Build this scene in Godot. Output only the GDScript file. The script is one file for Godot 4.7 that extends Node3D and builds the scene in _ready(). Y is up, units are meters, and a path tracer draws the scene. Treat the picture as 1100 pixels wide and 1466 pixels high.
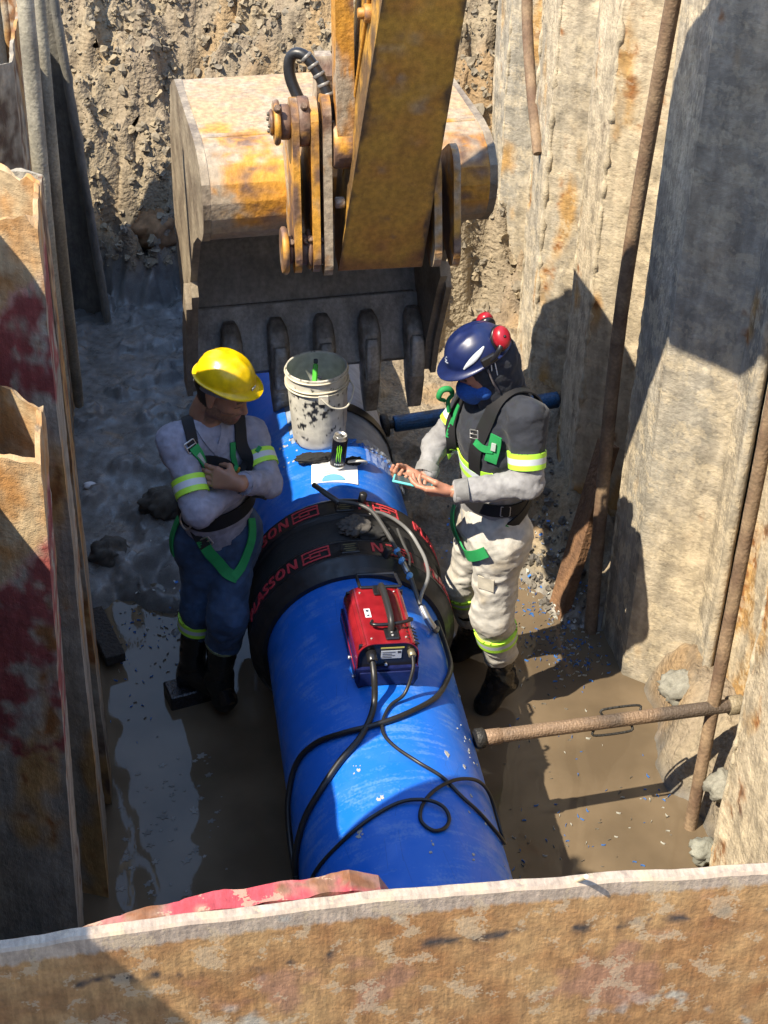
extends Node3D

var used := {}
var mats := {}
var na := FastNoiseLite.new()      # broad patches
var nb := FastNoiseLite.new()      # medium mottling
var nc := FastNoiseLite.new()      # fine speckle
var clod := FastNoiseLite.new()    # cellular clods
var rng := RandomNumberGenerator.new()

func _ready() -> void:
	# camera
	var cam := Camera3D.new()
	cam.name = "camera"
	cam.fov = 36.87
	cam.near = 0.05
	cam.far = 400.0
	add_child(cam)
	cam.position = Vector3(0, 4.5, 0)
	cam.rotation_degrees = Vector3(-35.0, -9.5, 1.3)
	cam.current = true
	# sky, exposure
	var env := Environment.new()
	env.background_mode = Environment.BG_SKY
	var sm := ProceduralSkyMaterial.new()
	sm.sky_top_color = Color(0.50, 0.62, 0.80)
	sm.sky_horizon_color = Color(0.84, 0.87, 0.90)
	sm.sky_curve = 0.16
	sm.ground_bottom_color = Color(0.35, 0.31, 0.26)
	sm.ground_horizon_color = Color(0.62, 0.62, 0.6)
	sm.sky_energy_multiplier = 1.0
	var sky := Sky.new()
	sky.sky_material = sm
	env.sky = sky
	env.background_energy_multiplier = 1.3
	env.tonemap_mode = Environment.TONE_MAPPER_LINEAR
	env.tonemap_exposure = 2.0
	env.sdfgi_enabled = true
	env.ssao_enabled = true
	env.ssil_enabled = true
	var we := WorldEnvironment.new()
	we.name = "world_environment"
	we.environment = env
	add_child(we)
	# sun: high, from the left and a little behind the camera
	var sun := DirectionalLight3D.new()
	sun.name = "sun"
	sun.light_energy = 1.6
	sun.light_color = Color(1.0, 0.95, 0.86)
	sun.light_angular_distance = 0.5
	sun.shadow_enabled = true
	add_child(sun)
	sun.look_at_from_position(Vector3(-0.65, 1.0, 0.32), Vector3.ZERO, Vector3.UP)
	rng.seed = 4242
	na.seed = 1; na.frequency = 0.6; na.fractal_octaves = 3
	nb.seed = 2; nb.frequency = 1.5; nb.fractal_octaves = 4
	nc.seed = 3; nc.frequency = 12.0; nc.fractal_octaves = 3
	for q in [na, nb, nc]: q.noise_type = FastNoiseLite.TYPE_SIMPLEX_SMOOTH
	clod.seed = 4; clod.frequency = 1.0; clod.noise_type = FastNoiseLite.TYPE_CELLULAR; clod.fractal_octaves = 2
	make_textures()
	var T := Time.get_ticks_msec()
	build_ground()
	build_piles()
	print("piles ", Time.get_ticks_msec() - T)
	build_poles()
	build_excavator()
	build_pipe()
	print("pipe ", Time.get_ticks_msec() - T)
	build_machine()
	build_small()
	print("small ", Time.get_ticks_msec() - T)
	worker_left()
	worker_right()
	print("people ", Time.get_ticks_msec() - T)
	scatter()
	print("done ", Time.get_ticks_msec() - T)

# ---------------------------------------------------------------- mesh collector
class M:
	var v := PackedVector3Array()
	var g := PackedInt32Array()
	var c := PackedColorArray()

	func tri(a: Vector3, b: Vector3, d: Vector3, grp := -1) -> void:
		v.push_back(a); v.push_back(b); v.push_back(d)
		g.push_back(grp)

	func quad(a: Vector3, b: Vector3, d: Vector3, e: Vector3, grp := -1) -> void:
		tri(a, b, d, grp)
		tri(a, d, e, grp)

	func fix(start: int) -> void:   # turn a closed piece so that its faces run clockwise seen from outside
		var o := v[start]
		var s := 0.0
		for i in range(start, v.size(), 3):
			s += (v[i] - o).dot((v[i + 1] - o).cross(v[i + 2] - o))
		if s > 0.0:
			for i in range(start, v.size(), 3):
				var t := v[i + 1]
				v[i + 1] = v[i + 2]
				v[i + 2] = t

	func box(x: Transform3D, size: Vector3, bevel := 0.004) -> M:
		var st := v.size()
		var h := size * 0.5
		var b: float = minf(bevel, minf(h.x, minf(h.y, h.z)) * 0.9)
		var p := func(sx: float, sy: float, sz: float, ax: int) -> Vector3:
			var q := Vector3(sx * (h.x - b), sy * (h.y - b), sz * (h.z - b))
			if ax == 0: q.x = sx * h.x
			elif ax == 1: q.y = sy * h.y
			else: q.z = sz * h.z
			return x * q
		var u := [[0, 1, 2], [1, 2, 0], [2, 0, 1]]
		for ax in 3:
			for s in [-1.0, 1.0]:
				var a: Array = []
				for k in [[-1.0, -1.0], [1.0, -1.0], [1.0, 1.0], [-1.0, 1.0]]:
					var q := [0.0, 0.0, 0.0]
					q[ax] = s
					q[(ax + 1) % 3] = k[0]
					q[(ax + 2) % 3] = k[1]
					a.push_back(p.call(q[0], q[1], q[2], ax))
				if s > 0: quad(a[0], a[3], a[2], a[1])
				else: quad(a[0], a[1], a[2], a[3])
		for ax in 3:
			var i1 := (ax + 1) % 3
			var i2 := (ax + 2) % 3
			for s1 in [-1.0, 1.0]:
				for s2 in [-1.0, 1.0]:
					var lo := [0.0, 0.0, 0.0]
					var hi := [0.0, 0.0, 0.0]
					lo[ax] = -1.0; hi[ax] = 1.0
					lo[i1] = s1; hi[i1] = s1; lo[i2] = s2; hi[i2] = s2
					var a: Vector3 = p.call(lo[0], lo[1], lo[2], i1)
					var bb: Vector3 = p.call(hi[0], hi[1], hi[2], i1)
					var cc: Vector3 = p.call(hi[0], hi[1], hi[2], i2)
					var d: Vector3 = p.call(lo[0], lo[1], lo[2], i2)
					if s1 * s2 > 0: quad(a, d, cc, bb)
					else: quad(a, bb, cc, d)
		for sx in [-1.0, 1.0]:
			for sy in [-1.0, 1.0]:
				for sz in [-1.0, 1.0]:
					var a: Vector3 = p.call(sx, sy, sz, 0)
					var bb: Vector3 = p.call(sx, sy, sz, 1)
					var cc: Vector3 = p.call(sx, sy, sz, 2)
					if sx * sy * sz > 0: tri(a, cc, bb)
					else: tri(a, bb, cc)
		var mid := x.origin
		for i in range(st, v.size(), 3):
			var n := (v[i + 1] - v[i]).cross(v[i + 2] - v[i])
			if n.dot(v[i] - mid) > 0.0:
				var t := v[i + 1]
				v[i + 1] = v[i + 2]
				v[i + 2] = t
		return self

	func bar(a: Vector3, b: Vector3, w: float, h: float, up := Vector3.UP, bevel := 0.003) -> M:
		var z := (b - a).normalized()
		var xx := up.cross(z).normalized()
		return box(Transform3D(Basis(xx, z.cross(xx), z), (a + b) * 0.5), Vector3(w, h, a.distance_to(b)), bevel)

	# a round bar along points; r one radius or an array of them
	func tube(pts: Array, r, n := 10, grp := 1, caps := true, sx := 1.0) -> M:
		var st := v.size()
		var rings := []
		var prev := Vector3.ZERO
		for i in pts.size():
			var t: Vector3 = (pts[mini(i + 1, pts.size() - 1)] - pts[maxi(i - 1, 0)]).normalized()
			if prev == Vector3.ZERO:
				prev = (Vector3.UP if absf(t.y) < 0.9 else Vector3.RIGHT)
			var s: Vector3 = prev.cross(t).normalized()
			var u: Vector3 = t.cross(s).normalized()
			prev = u
			var rr: float = r[i] if r is Array else r
			var ring := PackedVector3Array()
			for k in n:
				var an := TAU * k / n
				ring.push_back(pts[i] + s * cos(an) * rr * sx + u * sin(an) * rr)
			rings.push_back(ring)
		for i in rings.size() - 1:
			for k in n:
				var k2 := (k + 1) % n
				quad(rings[i][k], rings[i][k2], rings[i + 1][k2], rings[i + 1][k], grp)
		if caps:
			for k in range(1, n - 1):
				tri(rings[0][0], rings[0][k + 1], rings[0][k], grp + 1)
				var e: int = rings.size() - 1
				tri(rings[e][0], rings[e][k], rings[e][k + 1], grp + 2)
		fix(st)
		return self

	func cyl(a: Vector3, b: Vector3, r: float, n := 16, bevel := 0.004) -> M:
		var d := (b - a).normalized() * bevel
		return tube([a, a + d, b - d, b], [r - bevel, r, r, r - bevel], n)

	# profile: array of Vector2(radius, height); closed when first == last
	func lathe(x: Transform3D, prof: Array, n := 32, arc := TAU, sharp := false) -> M:
		var st := v.size()
		var full := arc > TAU - 0.001
		for k in n:
			var a0 := arc * k / n
			var a1 := arc * ((k + 1) % n if full else k + 1) / n
			for i in prof.size() - 1:
				var p0: Vector2 = prof[i]
				var p1: Vector2 = prof[i + 1]
				var a := x * Vector3(p0.x * cos(a0), p0.y, p0.x * sin(a0))
				var b := x * Vector3(p0.x * cos(a1), p0.y, p0.x * sin(a1))
				var d := x * Vector3(p1.x * cos(a1), p1.y, p1.x * sin(a1))
				var e := x * Vector3(p1.x * cos(a0), p1.y, p1.x * sin(a0))
				var gr := 10 + i if sharp else 1
				if p0.x < 1e-6: tri(a, d, e, gr)
				elif p1.x < 1e-6: tri(a, b, d, gr)
				else: quad(a, b, d, e, gr)
		fix(st)
		return self

	# flat outline pushed along the third axis of x
	func prism(x: Transform3D, poly: Array, d0: float, d1: float, smooth := false) -> M:
		var st := v.size()
		var pk := PackedVector2Array(poly)
		var n := pk.size()
		var t := Geometry2D.triangulate_polygon(pk)
		for i in range(0, t.size(), 3):
			var a := pk[t[i]]
			var b := pk[t[i + 1]]
			var d := pk[t[i + 2]]
			if (b - a).cross(d - a) < 0.0:
				var q := b
				b = d
				d = q
			tri(x * Vector3(a.x, a.y, d0), x * Vector3(d.x, d.y, d0), x * Vector3(b.x, b.y, d0), 1)
			tri(x * Vector3(a.x, a.y, d1), x * Vector3(b.x, b.y, d1), x * Vector3(d.x, d.y, d1), 2)
		var ccw := not Geometry2D.is_polygon_clockwise(pk)
		for i in n:
			var a := pk[i]
			var b := pk[(i + 1) % n]
			if not ccw:
				var q := a
				a = b
				b = q
			quad(x * Vector3(a.x, a.y, d0), x * Vector3(b.x, b.y, d0), x * Vector3(b.x, b.y, d1), x * Vector3(a.x, a.y, d1), 3 if smooth else 10 + i)
		fix(st)
		return self

	func ball(ctr: Vector3, r: Vector3, n := 12) -> M:
		var prof := []
		for i in n + 1:
			var a := PI * i / n
			prof.push_back(Vector2(0.0 if i == 0 or i == n else sin(a), cos(a)))
		return lathe(Transform3D(Basis.from_scale(r), ctr), prof, n * 2)

	func subdiv(L: float) -> M:
		var nv := PackedVector3Array()
		var ng := PackedInt32Array()
		var l2 := L * L
		for i in range(0, v.size(), 3):
			var st: Array[Vector3] = [v[i], v[i + 1], v[i + 2]]
			var gr := g[i / 3]
			while st.size() > 0:
				var e: Vector3 = st.pop_back()
				var b: Vector3 = st.pop_back()
				var a: Vector3 = st.pop_back()
				var ab := a.distance_squared_to(b)
				var be := b.distance_squared_to(e)
				var ea := e.distance_squared_to(a)
				if ab <= l2 and be <= l2 and ea <= l2:
					nv.push_back(a); nv.push_back(b); nv.push_back(e)
					ng.push_back(gr)
				elif ab >= be and ab >= ea:
					var m := (a + b) * 0.5
					st.append_array([a, m, e, m, b, e])
				elif be >= ea:
					var m := (b + e) * 0.5
					st.append_array([a, b, m, a, m, e])
				else:
					var m := (e + a) * 0.5
					st.append_array([a, b, m, m, b, e])
		v = nv
		g = ng
		return self

	func move(f: Callable) -> M:
		var memo := {}
		for i in v.size():
			v[i] = f.call(v[i])
		return self

	func paint(f: Callable) -> M:
		c.resize(v.size())
		for i in v.size():
			c[i] = f.call(v[i])
		return self

	func add(o: M) -> M:
		v.append_array(o.v)
		g.append_array(o.g)
		c.append_array(o.c)
		return self

	func mesh(off := Vector3.ZERO) -> ArrayMesh:
		var st := SurfaceTool.new()
		st.begin(Mesh.PRIMITIVE_TRIANGLES)
		var hc := c.size() == v.size()
		for i in v.size():
			if i % 3 == 0:
				var gr := g[i / 3]
				st.set_smooth_group(gr if gr >= 0 else 0xFFFFFFFF)
			if hc:
				st.set_color(c[i])
			st.add_vertex(v[i] - off)
		st.generate_normals()
		st.index()
		return st.commit()

# ---------------------------------------------------------------- bodies as joined tapered capsules
class Blob:
	var A := PackedVector3Array()
	var B := PackedVector3Array()
	var RA := PackedFloat32Array()
	var RB := PackedFloat32Array()
	var K := PackedFloat32Array()
	var FN := PackedVector3Array()
	var FF := PackedFloat32Array()
	var CUT := PackedByteArray()
	var planes: Array = []
	var V := PackedVector3Array()
	var I := PackedInt32Array()

	func add(a: Vector3, b: Vector3, ra: float, rb := -1.0, k := 0.03, fn := Vector3.ZERO, ff := 1.0, cut := false) -> void:
		A.push_back(a); B.push_back(b)
		RA.push_back(ra); RB.push_back(ra if rb < 0 else rb)
		K.push_back(k); FN.push_back(fn.normalized()); FF.push_back(ff)
		CUT.push_back(1 if cut else 0)

	func one(i: int, p: Vector3) -> float:
		var q := p - A[i]
		var ff := FF[i]
		if ff < 1.0:
			q += FN[i] * (q.dot(FN[i]) * (1.0 / ff - 1.0))
		var ab := B[i] - A[i]
		var l2 := ab.length_squared()
		var t := 0.0
		if l2 > 1e-9:
			t = q.dot(ab) / l2
		var over := t - 1.0
		var tt := clampf(t, 0.0, 1.0 if CUT[i] == 0 else 1.4)
		var d := (q - ab * tt).length() - (RA[i] + (RB[i] - RA[i]) * minf(tt, 1.0))
		if ff < 1.0:
			d *= 0.5 + 0.5 * ff
		if CUT[i] == 1:
			d = maxf(d, over * sqrt(l2))
		return d

	func dist(p: Vector3) -> float:
		var r := 10.0
		for i in A.size():
			var d := one(i, p)
			var k := K[i]
			var h := maxf(k - absf(r - d), 0.0) / k
			r = minf(r, d) - h * h * k * 0.25
		for q in planes:
			r = maxf(r, (p - q[0]).dot(q[1]))
		return r

	func grad(p: Vector3) -> Vector3:
		var e := 0.004
		var d := dist(p)
		return Vector3(dist(p + Vector3(e, 0, 0)) - d, dist(p + Vector3(0, e, 0)) - d, dist(p + Vector3(0, 0, e)) - d).normalized()

	func onto(p: Vector3, off: float) -> Vector3:
		for it in 4:
			var d := dist(p) - off
			if absf(d) < 0.0005: break
			p -= grad(p) * d * 0.9
		return p

	func build(cell: float) -> void:      # surface nets, appended to V and I
		var lo := Vector3(1e9, 1e9, 1e9)
		var hi := -lo
		for i in A.size():
			var r := Vector3.ONE * (maxf(RA[i], RB[i]) + 3.0 * cell)
			lo = lo.min(A[i] - r).min(B[i] - r)
			hi = hi.max(A[i] + r).max(B[i] + r)
		var nx := int((hi.x - lo.x) / cell) + 2
		var ny := int((hi.y - lo.y) / cell) + 2
		var nz := int((hi.z - lo.z) / cell) + 2
		var D := PackedFloat32Array()
		D.resize(nx * ny * nz)
		D.fill(10.0)
		for b in A.size():
			var k := K[b]
			var r := Vector3.ONE * (maxf(RA[b], RB[b]) + 2.0 * cell + k * 0.5)
			var l := ((A[b].min(B[b]) - r - lo) / cell).floor()
			var h := ((A[b].max(B[b]) + r - lo) / cell).ceil()
			for z in range(maxi(0, int(l.z)), mini(nz, int(h.z) + 1)):
				for y in range(maxi(0, int(l.y)), mini(ny, int(h.y) + 1)):
					var row := (z * ny + y) * nx
					for x in range(maxi(0, int(l.x)), mini(nx, int(h.x) + 1)):
						var d := one(b, lo + Vector3(x, y, z) * cell)
						var old := D[row + x]
						var hh := maxf(k - absf(old - d), 0.0) / k
						D[row + x] = minf(old, d) - hh * hh * k * 0.25
		if planes.size():
			for z in nz:
				for y in ny:
					var row := (z * ny + y) * nx
					for x in nx:
						if D[row + x] < 0.3:
							var p := lo + Vector3(x, y, z) * cell
							for q in planes:
								D[row + x] = maxf(D[row + x], (p - q[0]).dot(q[1]))
		var id := PackedInt32Array()
		id.resize(nx * ny * nz)
		id.fill(-1)
		var sy := nx
		var sz := nx * ny
		var near := cell * 2.0
		var ed := [[0, 1], [0, 2], [0, 4], [1, 3], [1, 5], [2, 3], [2, 6], [3, 7], [4, 5], [4, 6], [5, 7], [6, 7]]
		var ofs := [0, 1, sy, sy + 1, sz, sz + 1, sz + sy, sz + sy + 1]
		var cor := [Vector3(0, 0, 0), Vector3(1, 0, 0), Vector3(0, 1, 0), Vector3(1, 1, 0), Vector3(0, 0, 1), Vector3(1, 0, 1), Vector3(0, 1, 1), Vector3(1, 1, 1)]
		for z in nz - 1:
			for y in ny - 1:
				for x in nx - 1:
					var at := z * sz + y * sy + x
					var d0 := D[at]
					if absf(d0) > near: continue
					var neg := 0
					for q in 8:
						if D[at + ofs[q]] < 0.0: neg += 1
					if neg == 0 or neg == 8: continue
					var sum := Vector3.ZERO
					var cnt := 0
					for e in ed:
						var a := D[at + ofs[e[0]]]
						var b := D[at + ofs[e[1]]]
						if (a < 0.0) != (b < 0.0):
							sum += cor[e[0]].lerp(cor[e[1]], a / (a - b))
							cnt += 1
					id[at] = V.size()
					V.push_back(lo + (Vector3(x, y, z) + sum / cnt) * cell)
		for z in range(1, nz - 1):
			for y in range(1, ny - 1):
				for x in range(1, nx - 1):
					var at := z * sz + y * sy + x
					if absf(D[at]) > near: continue
					var s := D[at] < 0.0
					for ax in 3:
						var step: int = [1, sy, sz][ax]
						if s == (D[at + step] < 0.0): continue
						var u: int = [sy, sz, 1][ax]
						var w: int = [sz, 1, sy][ax]
						var a := id[at]
						var b := id[at - u]
						var c := id[at - u - w]
						var d := id[at - w]
						if a < 0 or b < 0 or c < 0 or d < 0: continue
						if s: I.append_array([a, c, b, a, d, c])
						else: I.append_array([a, b, c, a, c, d])

	func normals() -> PackedVector3Array:
		var n := PackedVector3Array()
		n.resize(V.size())
		for i in range(0, I.size(), 3):
			var f := (V[I[i + 2]] - V[I[i]]).cross(V[I[i + 1]] - V[I[i]])
			for q in 3:
				n[I[i + q]] += f
		for i in n.size():
			n[i] = n[i].normalized()
		return n

	func done(color: Callable, off: Vector3, wrinkle = null) -> ArrayMesh:
		var n := normals()
		if wrinkle != null:
			for i in V.size():
				V[i] += n[i] * wrinkle.call(V[i])
			n = normals()
		var col := PackedColorArray()
		col.resize(V.size())
		var out := PackedVector3Array()
		out.resize(V.size())
		for i in V.size():
			col[i] = color.call(V[i])
			out[i] = V[i] - off
		var arr := []
		arr.resize(Mesh.ARRAY_MAX)
		arr[Mesh.ARRAY_VERTEX] = out
		arr[Mesh.ARRAY_NORMAL] = n
		arr[Mesh.ARRAY_COLOR] = col
		arr[Mesh.ARRAY_INDEX] = I
		var m := ArrayMesh.new()
		m.add_surface_from_arrays(Mesh.PRIMITIVE_TRIANGLES, arr)
		return m

# ---------------------------------------------------------------- naming and parents
func numbered(called: String) -> String:
	var k: int = used.get(called, -1) + 1
	used[called] = k
	return called if k == 0 else "%s_%03d" % [called, k]

func thing(called: String, label: String, category: String, at: Vector3, group := "") -> Node3D:
	var o := Node3D.new()
	o.name = numbered(called)
	add_child(o)
	o.position = at
	o.set_meta("label", label)
	o.set_meta("category", category)
	if group: o.set_meta("group", group)
	return o

func world_of(o: Node3D) -> Vector3:
	var p := Vector3.ZERO
	while o != self:
		p += o.position
		o = o.get_parent()
	return p

func part(called: String, m: M, material: Material, parent: Node3D) -> MeshInstance3D:
	return hang(called, m.mesh(world_of(parent)), material, parent)

func hang(called: String, mesh: Mesh, material: Material, parent: Node3D) -> MeshInstance3D:
	var o := MeshInstance3D.new()
	o.mesh = mesh
	o.material_override = material
	var n := 0
	var nm := called
	while parent.has_node(NodePath(nm)):
		n += 1
		nm = "%s_%03d" % [called, n]
	o.name = nm
	parent.add_child(o, true)
	return o

# a thing that is one mesh, at its own base
func single(called: String, m: M, material: Material, label: String, category: String, group := "") -> MeshInstance3D:
	var lo := Vector3(1e9, 1e9, 1e9)
	var hi := -lo
	for p in m.v:
		lo = lo.min(p)
		hi = hi.max(p)
	var base := Vector3((lo.x + hi.x) / 2, lo.y, (lo.z + hi.z) / 2)
	var o := hang(numbered(called), m.mesh(base), material, self)
	o.position = base
	o.set_meta("label", label)
	o.set_meta("category", category)
	if group: o.set_meta("group", group)
	return o

# ---------------------------------------------------------------- materials
var tex := {}

# layers: [noise type, frequency, octaves, seed, stretch down, weight, pinch]
func layered(size: int, layers: Array, lo: float, hi: float, top := 1.0) -> ImageTexture:
	var sum := PackedFloat32Array()
	sum.resize(size * size)
	for l in layers:
		var n := FastNoiseLite.new()
		n.noise_type = l[0]
		n.frequency = l[1]
		n.fractal_octaves = l[2]
		n.seed = l[3]
		var im := n.get_seamless_image(size, int(size / l[4]))
		if l[4] != 1: im.resize(size, size, Image.INTERPOLATE_CUBIC)
		im.convert(Image.FORMAT_L8)
		var d := im.get_data()
		var w: float = l[5]
		var p: float = l[6]
		for i in sum.size():
			var t := (d[i] / 255.0 - p) / (1.0 - 2.0 * p)
			sum[i] += w * clampf(t, 0.0, 1.0)
	var out := PackedByteArray()
	out.resize(size * size)
	for i in sum.size():
		out[i] = int(255.0 * top * clampf(lerpf(lo, hi, sum[i]), 0.0, 1.0))
	return ImageTexture.create_from_image(Image.create_from_data(size, size, false, Image.FORMAT_L8, out))

func make_textures() -> void:
	var S := FastNoiseLite.TYPE_SIMPLEX_SMOOTH
	var C := FastNoiseLite.TYPE_CELLULAR
	tex.grain = layered(512, [[S, 0.02, 5, 3, 1, 0.5, 0.2], [S, 0.15, 3, 4, 1, 0.5, 0.2]], 0.66, 1.0)
	tex.speck = layered(512, [[S, 0.035, 5, 5, 1, 0.45, 0.2], [S, 0.30, 2, 6, 1, 0.55, 0.15]], 0.6, 1.0)
	tex.wall = layered(1024, [[S, 0.010, 6, 7, 1, 0.35, 0.25], [S, 0.03, 4, 17, 8, 0.30, 0.25], [S, 0.25, 2, 18, 1, 0.22, 0.1], [S, 0.06, 3, 19, 2, 0.13, 0.42]], 0.70, 1.02)
	tex.wallbump = layered(1024, [[S, 0.035, 5, 7, 1, 0.5, 0.1], [S, 0.05, 4, 17, 6, 0.2, 0.2], [S, 0.2, 3, 20, 1, 0.3, 0.1]], 0.0, 1.0)
	tex.spat = layered(1024, [[S, 0.006, 6, 31, 1, 0.6, 0.2], [S, 0.04, 5, 32, 2, 0.4, 0.2]], -4.6, 3.6, 0.5)
	tex.cake = layered(1024, [[S, 0.005, 6, 41, 1, 0.75, 0.2], [S, 0.05, 4, 42, 1, 0.25, 0.2]], -9.2, 3.8, 0.55)
	tex.scuff = layered(1024, [[S, 0.006, 5, 33, 1, 0.4, 0.2], [S, 0.08, 4, 34, 1, 0.25, 0.2], [S, 0.04, 4, 35, 14, 0.35, 0.2]], -1.75, 1.65, 0.3)
	tex.soft = layered(512, [[S, 0.008, 5, 8, 1, 1.0, 0.2]], 0.84, 1.0)
	tex.bump = layered(512, [[S, 0.03, 6, 9, 1, 1.0, 0.1]], 0.0, 1.0)
	tex.crust = layered(512, [[S, 0.02, 6, 11, 1, 0.7, 0.1], [C, 0.05, 3, 21, 1, 0.3, 0.1]], 0.0, 1.0)
	tex.wet = layered(512, [[S, 0.012, 4, 12, 1, 1.0, 0.3]], 0.26, 0.75)
	tex.gloss = layered(512, [[S, 0.02, 5, 15, 1, 1.0, 0.25]], 0.28, 0.62)
	tex.ripple = layered(512, [[S, 0.008, 2, 13, 1, 1.0, 0.1]], 0.0, 1.0)
	# cloth: a fine twill
	var im := Image.create(64, 64, false, Image.FORMAT_RGB8)
	for y in 64:
		for x in 64:
			var t := 0.8 + 0.14 * sin(TAU * (x + y) / 4.0) + 0.06 * sin(TAU * x / 8.0)
			im.set_pixel(x, y, Color(t, t, t))
	tex.twill = ImageTexture.create_from_image(im)
	for q in [["pale_mud", Color(0.80, 0.74, 0.62)], ["grey_mud", Color(0.70, 0.63, 0.52)], ["dust", Color(0.50, 0.62, 0.78)]]:
		im = Image.create(8, 8, false, Image.FORMAT_RGB8)
		im.fill(q[1])
		tex[q[0]] = ImageTexture.create_from_image(im)
	# scratches along a pipe: long thin streaks, u along the pipe
	var r := RandomNumberGenerator.new()
	r.seed = 77
	im = Image.create(1024, 1024, false, Image.FORMAT_RGB8)
	im.fill(Color(0.9, 0.9, 0.9))
	for k in 420:
		var x := r.randf() * 1024.0
		var y := r.randf() * 1024.0
		var an := r.randfn(0.0, 0.25) + (PI / 2 if r.randf() < 0.2 else 0.0)
		var ln := r.randf_range(15.0, 120.0)
		var br := r.randf_range(0.74, 1.0)
		for s in int(ln):
			im.set_pixel(posmod(int(x + cos(an) * s), 1024), posmod(int(y + sin(an) * s), 1024), Color(br, br, br))
	tex.scratch = ImageTexture.create_from_image(im)

# colour textures lie on every material; colours are linear base colours
func mat(key: String, col: Color, rough: float, t := "", scale := 2.0, bump := "", cm := 0.0, metal := 0.0, vcol := false, world := false) -> StandardMaterial3D:
	if mats.has(key): return mats[key]
	var m := StandardMaterial3D.new()
	m.resource_name = key
	m.albedo_color = Color(col.r, col.g, col.b).linear_to_srgb()
	m.roughness = rough
	m.metallic = metal
	if t:
		m.albedo_texture = tex[t]
		m.uv1_triplanar = true
		m.uv1_world_triplanar = world
		m.uv1_scale = Vector3.ONE * scale
	if bump:
		m.heightmap_enabled = true
		m.heightmap_texture = tex[bump]
		m.heightmap_scale = cm
		m.uv1_triplanar = true
		m.uv1_world_triplanar = world
		m.uv1_scale = Vector3.ONE * scale
	m.vertex_color_use_as_albedo = vcol
	mats[key] = m
	return m

# a second matter over the first where the mask shows it: dried mud, dust
func over(m: StandardMaterial3D, mask: String, colour: String) -> void:
	m.detail_enabled = true
	m.detail_mask = tex[mask]
	m.detail_albedo = tex[colour]
	m.detail_blend_mode = BaseMaterial3D.BLEND_MODE_MIX

func spline(pts: Array, n: int) -> Array:
	var cv := Curve3D.new()
	for i in pts.size():
		var a: Vector3 = pts[maxi(i - 1, 0)]
		var b: Vector3 = pts[mini(i + 1, pts.size() - 1)]
		var t := (b - a) / 6.0
		cv.add_point(pts[i], -t, t)
	cv.bake_interval = 0.005
	var out := []
	var L := cv.get_baked_length()
	for i in n + 1:
		out.push_back(cv.sample_baked(L * i / n, true))
	return out

func mix3(a: Color, b: Color, t: float) -> Color:
	return a.lerp(b, clampf(t, 0.0, 1.0))

func step_to(a: float, b: float, x: float) -> float:
	return smoothstep(a, b, x) if a < b else 1.0 - smoothstep(b, a, x)

# ---------------------------------------------------------------- ground, water
func h_ground(x: float, z: float) -> float:
	if x < -0.66:
		var bank := 2.54 + 0.58 * exp(-pow((z + 3.85) / 0.3, 2.0)) - 0.4 * step_to(-4.6, -5.2, z) + 0.04 * nb.get_noise_2d(x * 2, z * 2)
		if z > -8.25: return bank
		return minf(bank, h_floor(-0.66, z) + maxf(0.0, -0.9 - x) * 0.8)
	if x > 2.3: return 2.95 + 0.04 * nb.get_noise_2d(x * 2, z * 2)
	if z > -0.85: return 2.95
	return h_floor(x, z)

func h_floor(x: float, z: float) -> float:
	var h := -0.16
	var wob := na.get_noise_2d(x * 3.0, z * 3.0) * 0.35
	# wet mud at the far left, soil at the far right, a bank along the right-hand piles
	h += step_to(-5.35, -5.95, z + wob) * step_to(0.9, 0.2, x) * 0.23
	h += step_to(-5.3, -6.2, z + wob) * step_to(0.75, 1.15, x) * 0.24
	h += step_to(1.86, 2.12, x + wob * 0.3) * step_to(-3.55, -4.1, z) * step_to(-5.3, -4.7, z) * 0.5
	h += step_to(1.5, 1.95, x + wob * 0.5) * step_to(-4.95, -5.5, z) * 0.27
	h += step_to(-6.3, -7.0, z) * 0.08
	var foot := lerpf(-8.5, -7.6, smoothstep(0.1, 1.2, x))
	var up: float = maxf(0.0, foot - z + wob * 0.6 + 0.25 * nb.get_noise_2d(x * 1.2, z * 1.2))
	h += up * 1.45 + minf(up, 0.35) * 0.5
	h = minf(h, 3.0 + 0.1 * nb.get_noise_2d(x, z))
	var dry := step_to(foot + 0.5, foot - 0.3, z)
	var r := absf(nb.get_noise_2d(x * 2.4, z * 2.4))
	h += (0.15 * r + 0.03 * clod.get_noise_2d(x * 7.0, z * 7.0) + 0.03 * clod.get_noise_2d(x * 19.0 + 5.0, z * 19.0) + 0.012 * nc.get_noise_2d(x * 1.5, z * 1.5)) * dry
	# trodden mud: lumps and smooth hollows
	var lump := step_to(0.05, 0.3, na.get_noise_2d(x * 4.0 + 9.0, z * 4.0) + 0.25 * step_to(-6.3, -5.7, z))
	var mud := step_to(-5.2, -5.9, z) * (1.0 - dry)
	h += mud * (lump * (0.06 * absf(nb.get_noise_2d(x * 5.0, z * 5.0)) + 0.02 * clod.get_noise_2d(x * 9.0, z * 9.0) + 0.035) + 0.012 * nb.get_noise_2d(x * 2.0, z * 2.0))
	if x > 1.4: h += 0.05 * absf(nb.get_noise_2d(x * 5.0, z * 5.0)) + 0.02 * clod.get_noise_2d(x * 12.0, z * 12.0)
	return h

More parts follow.
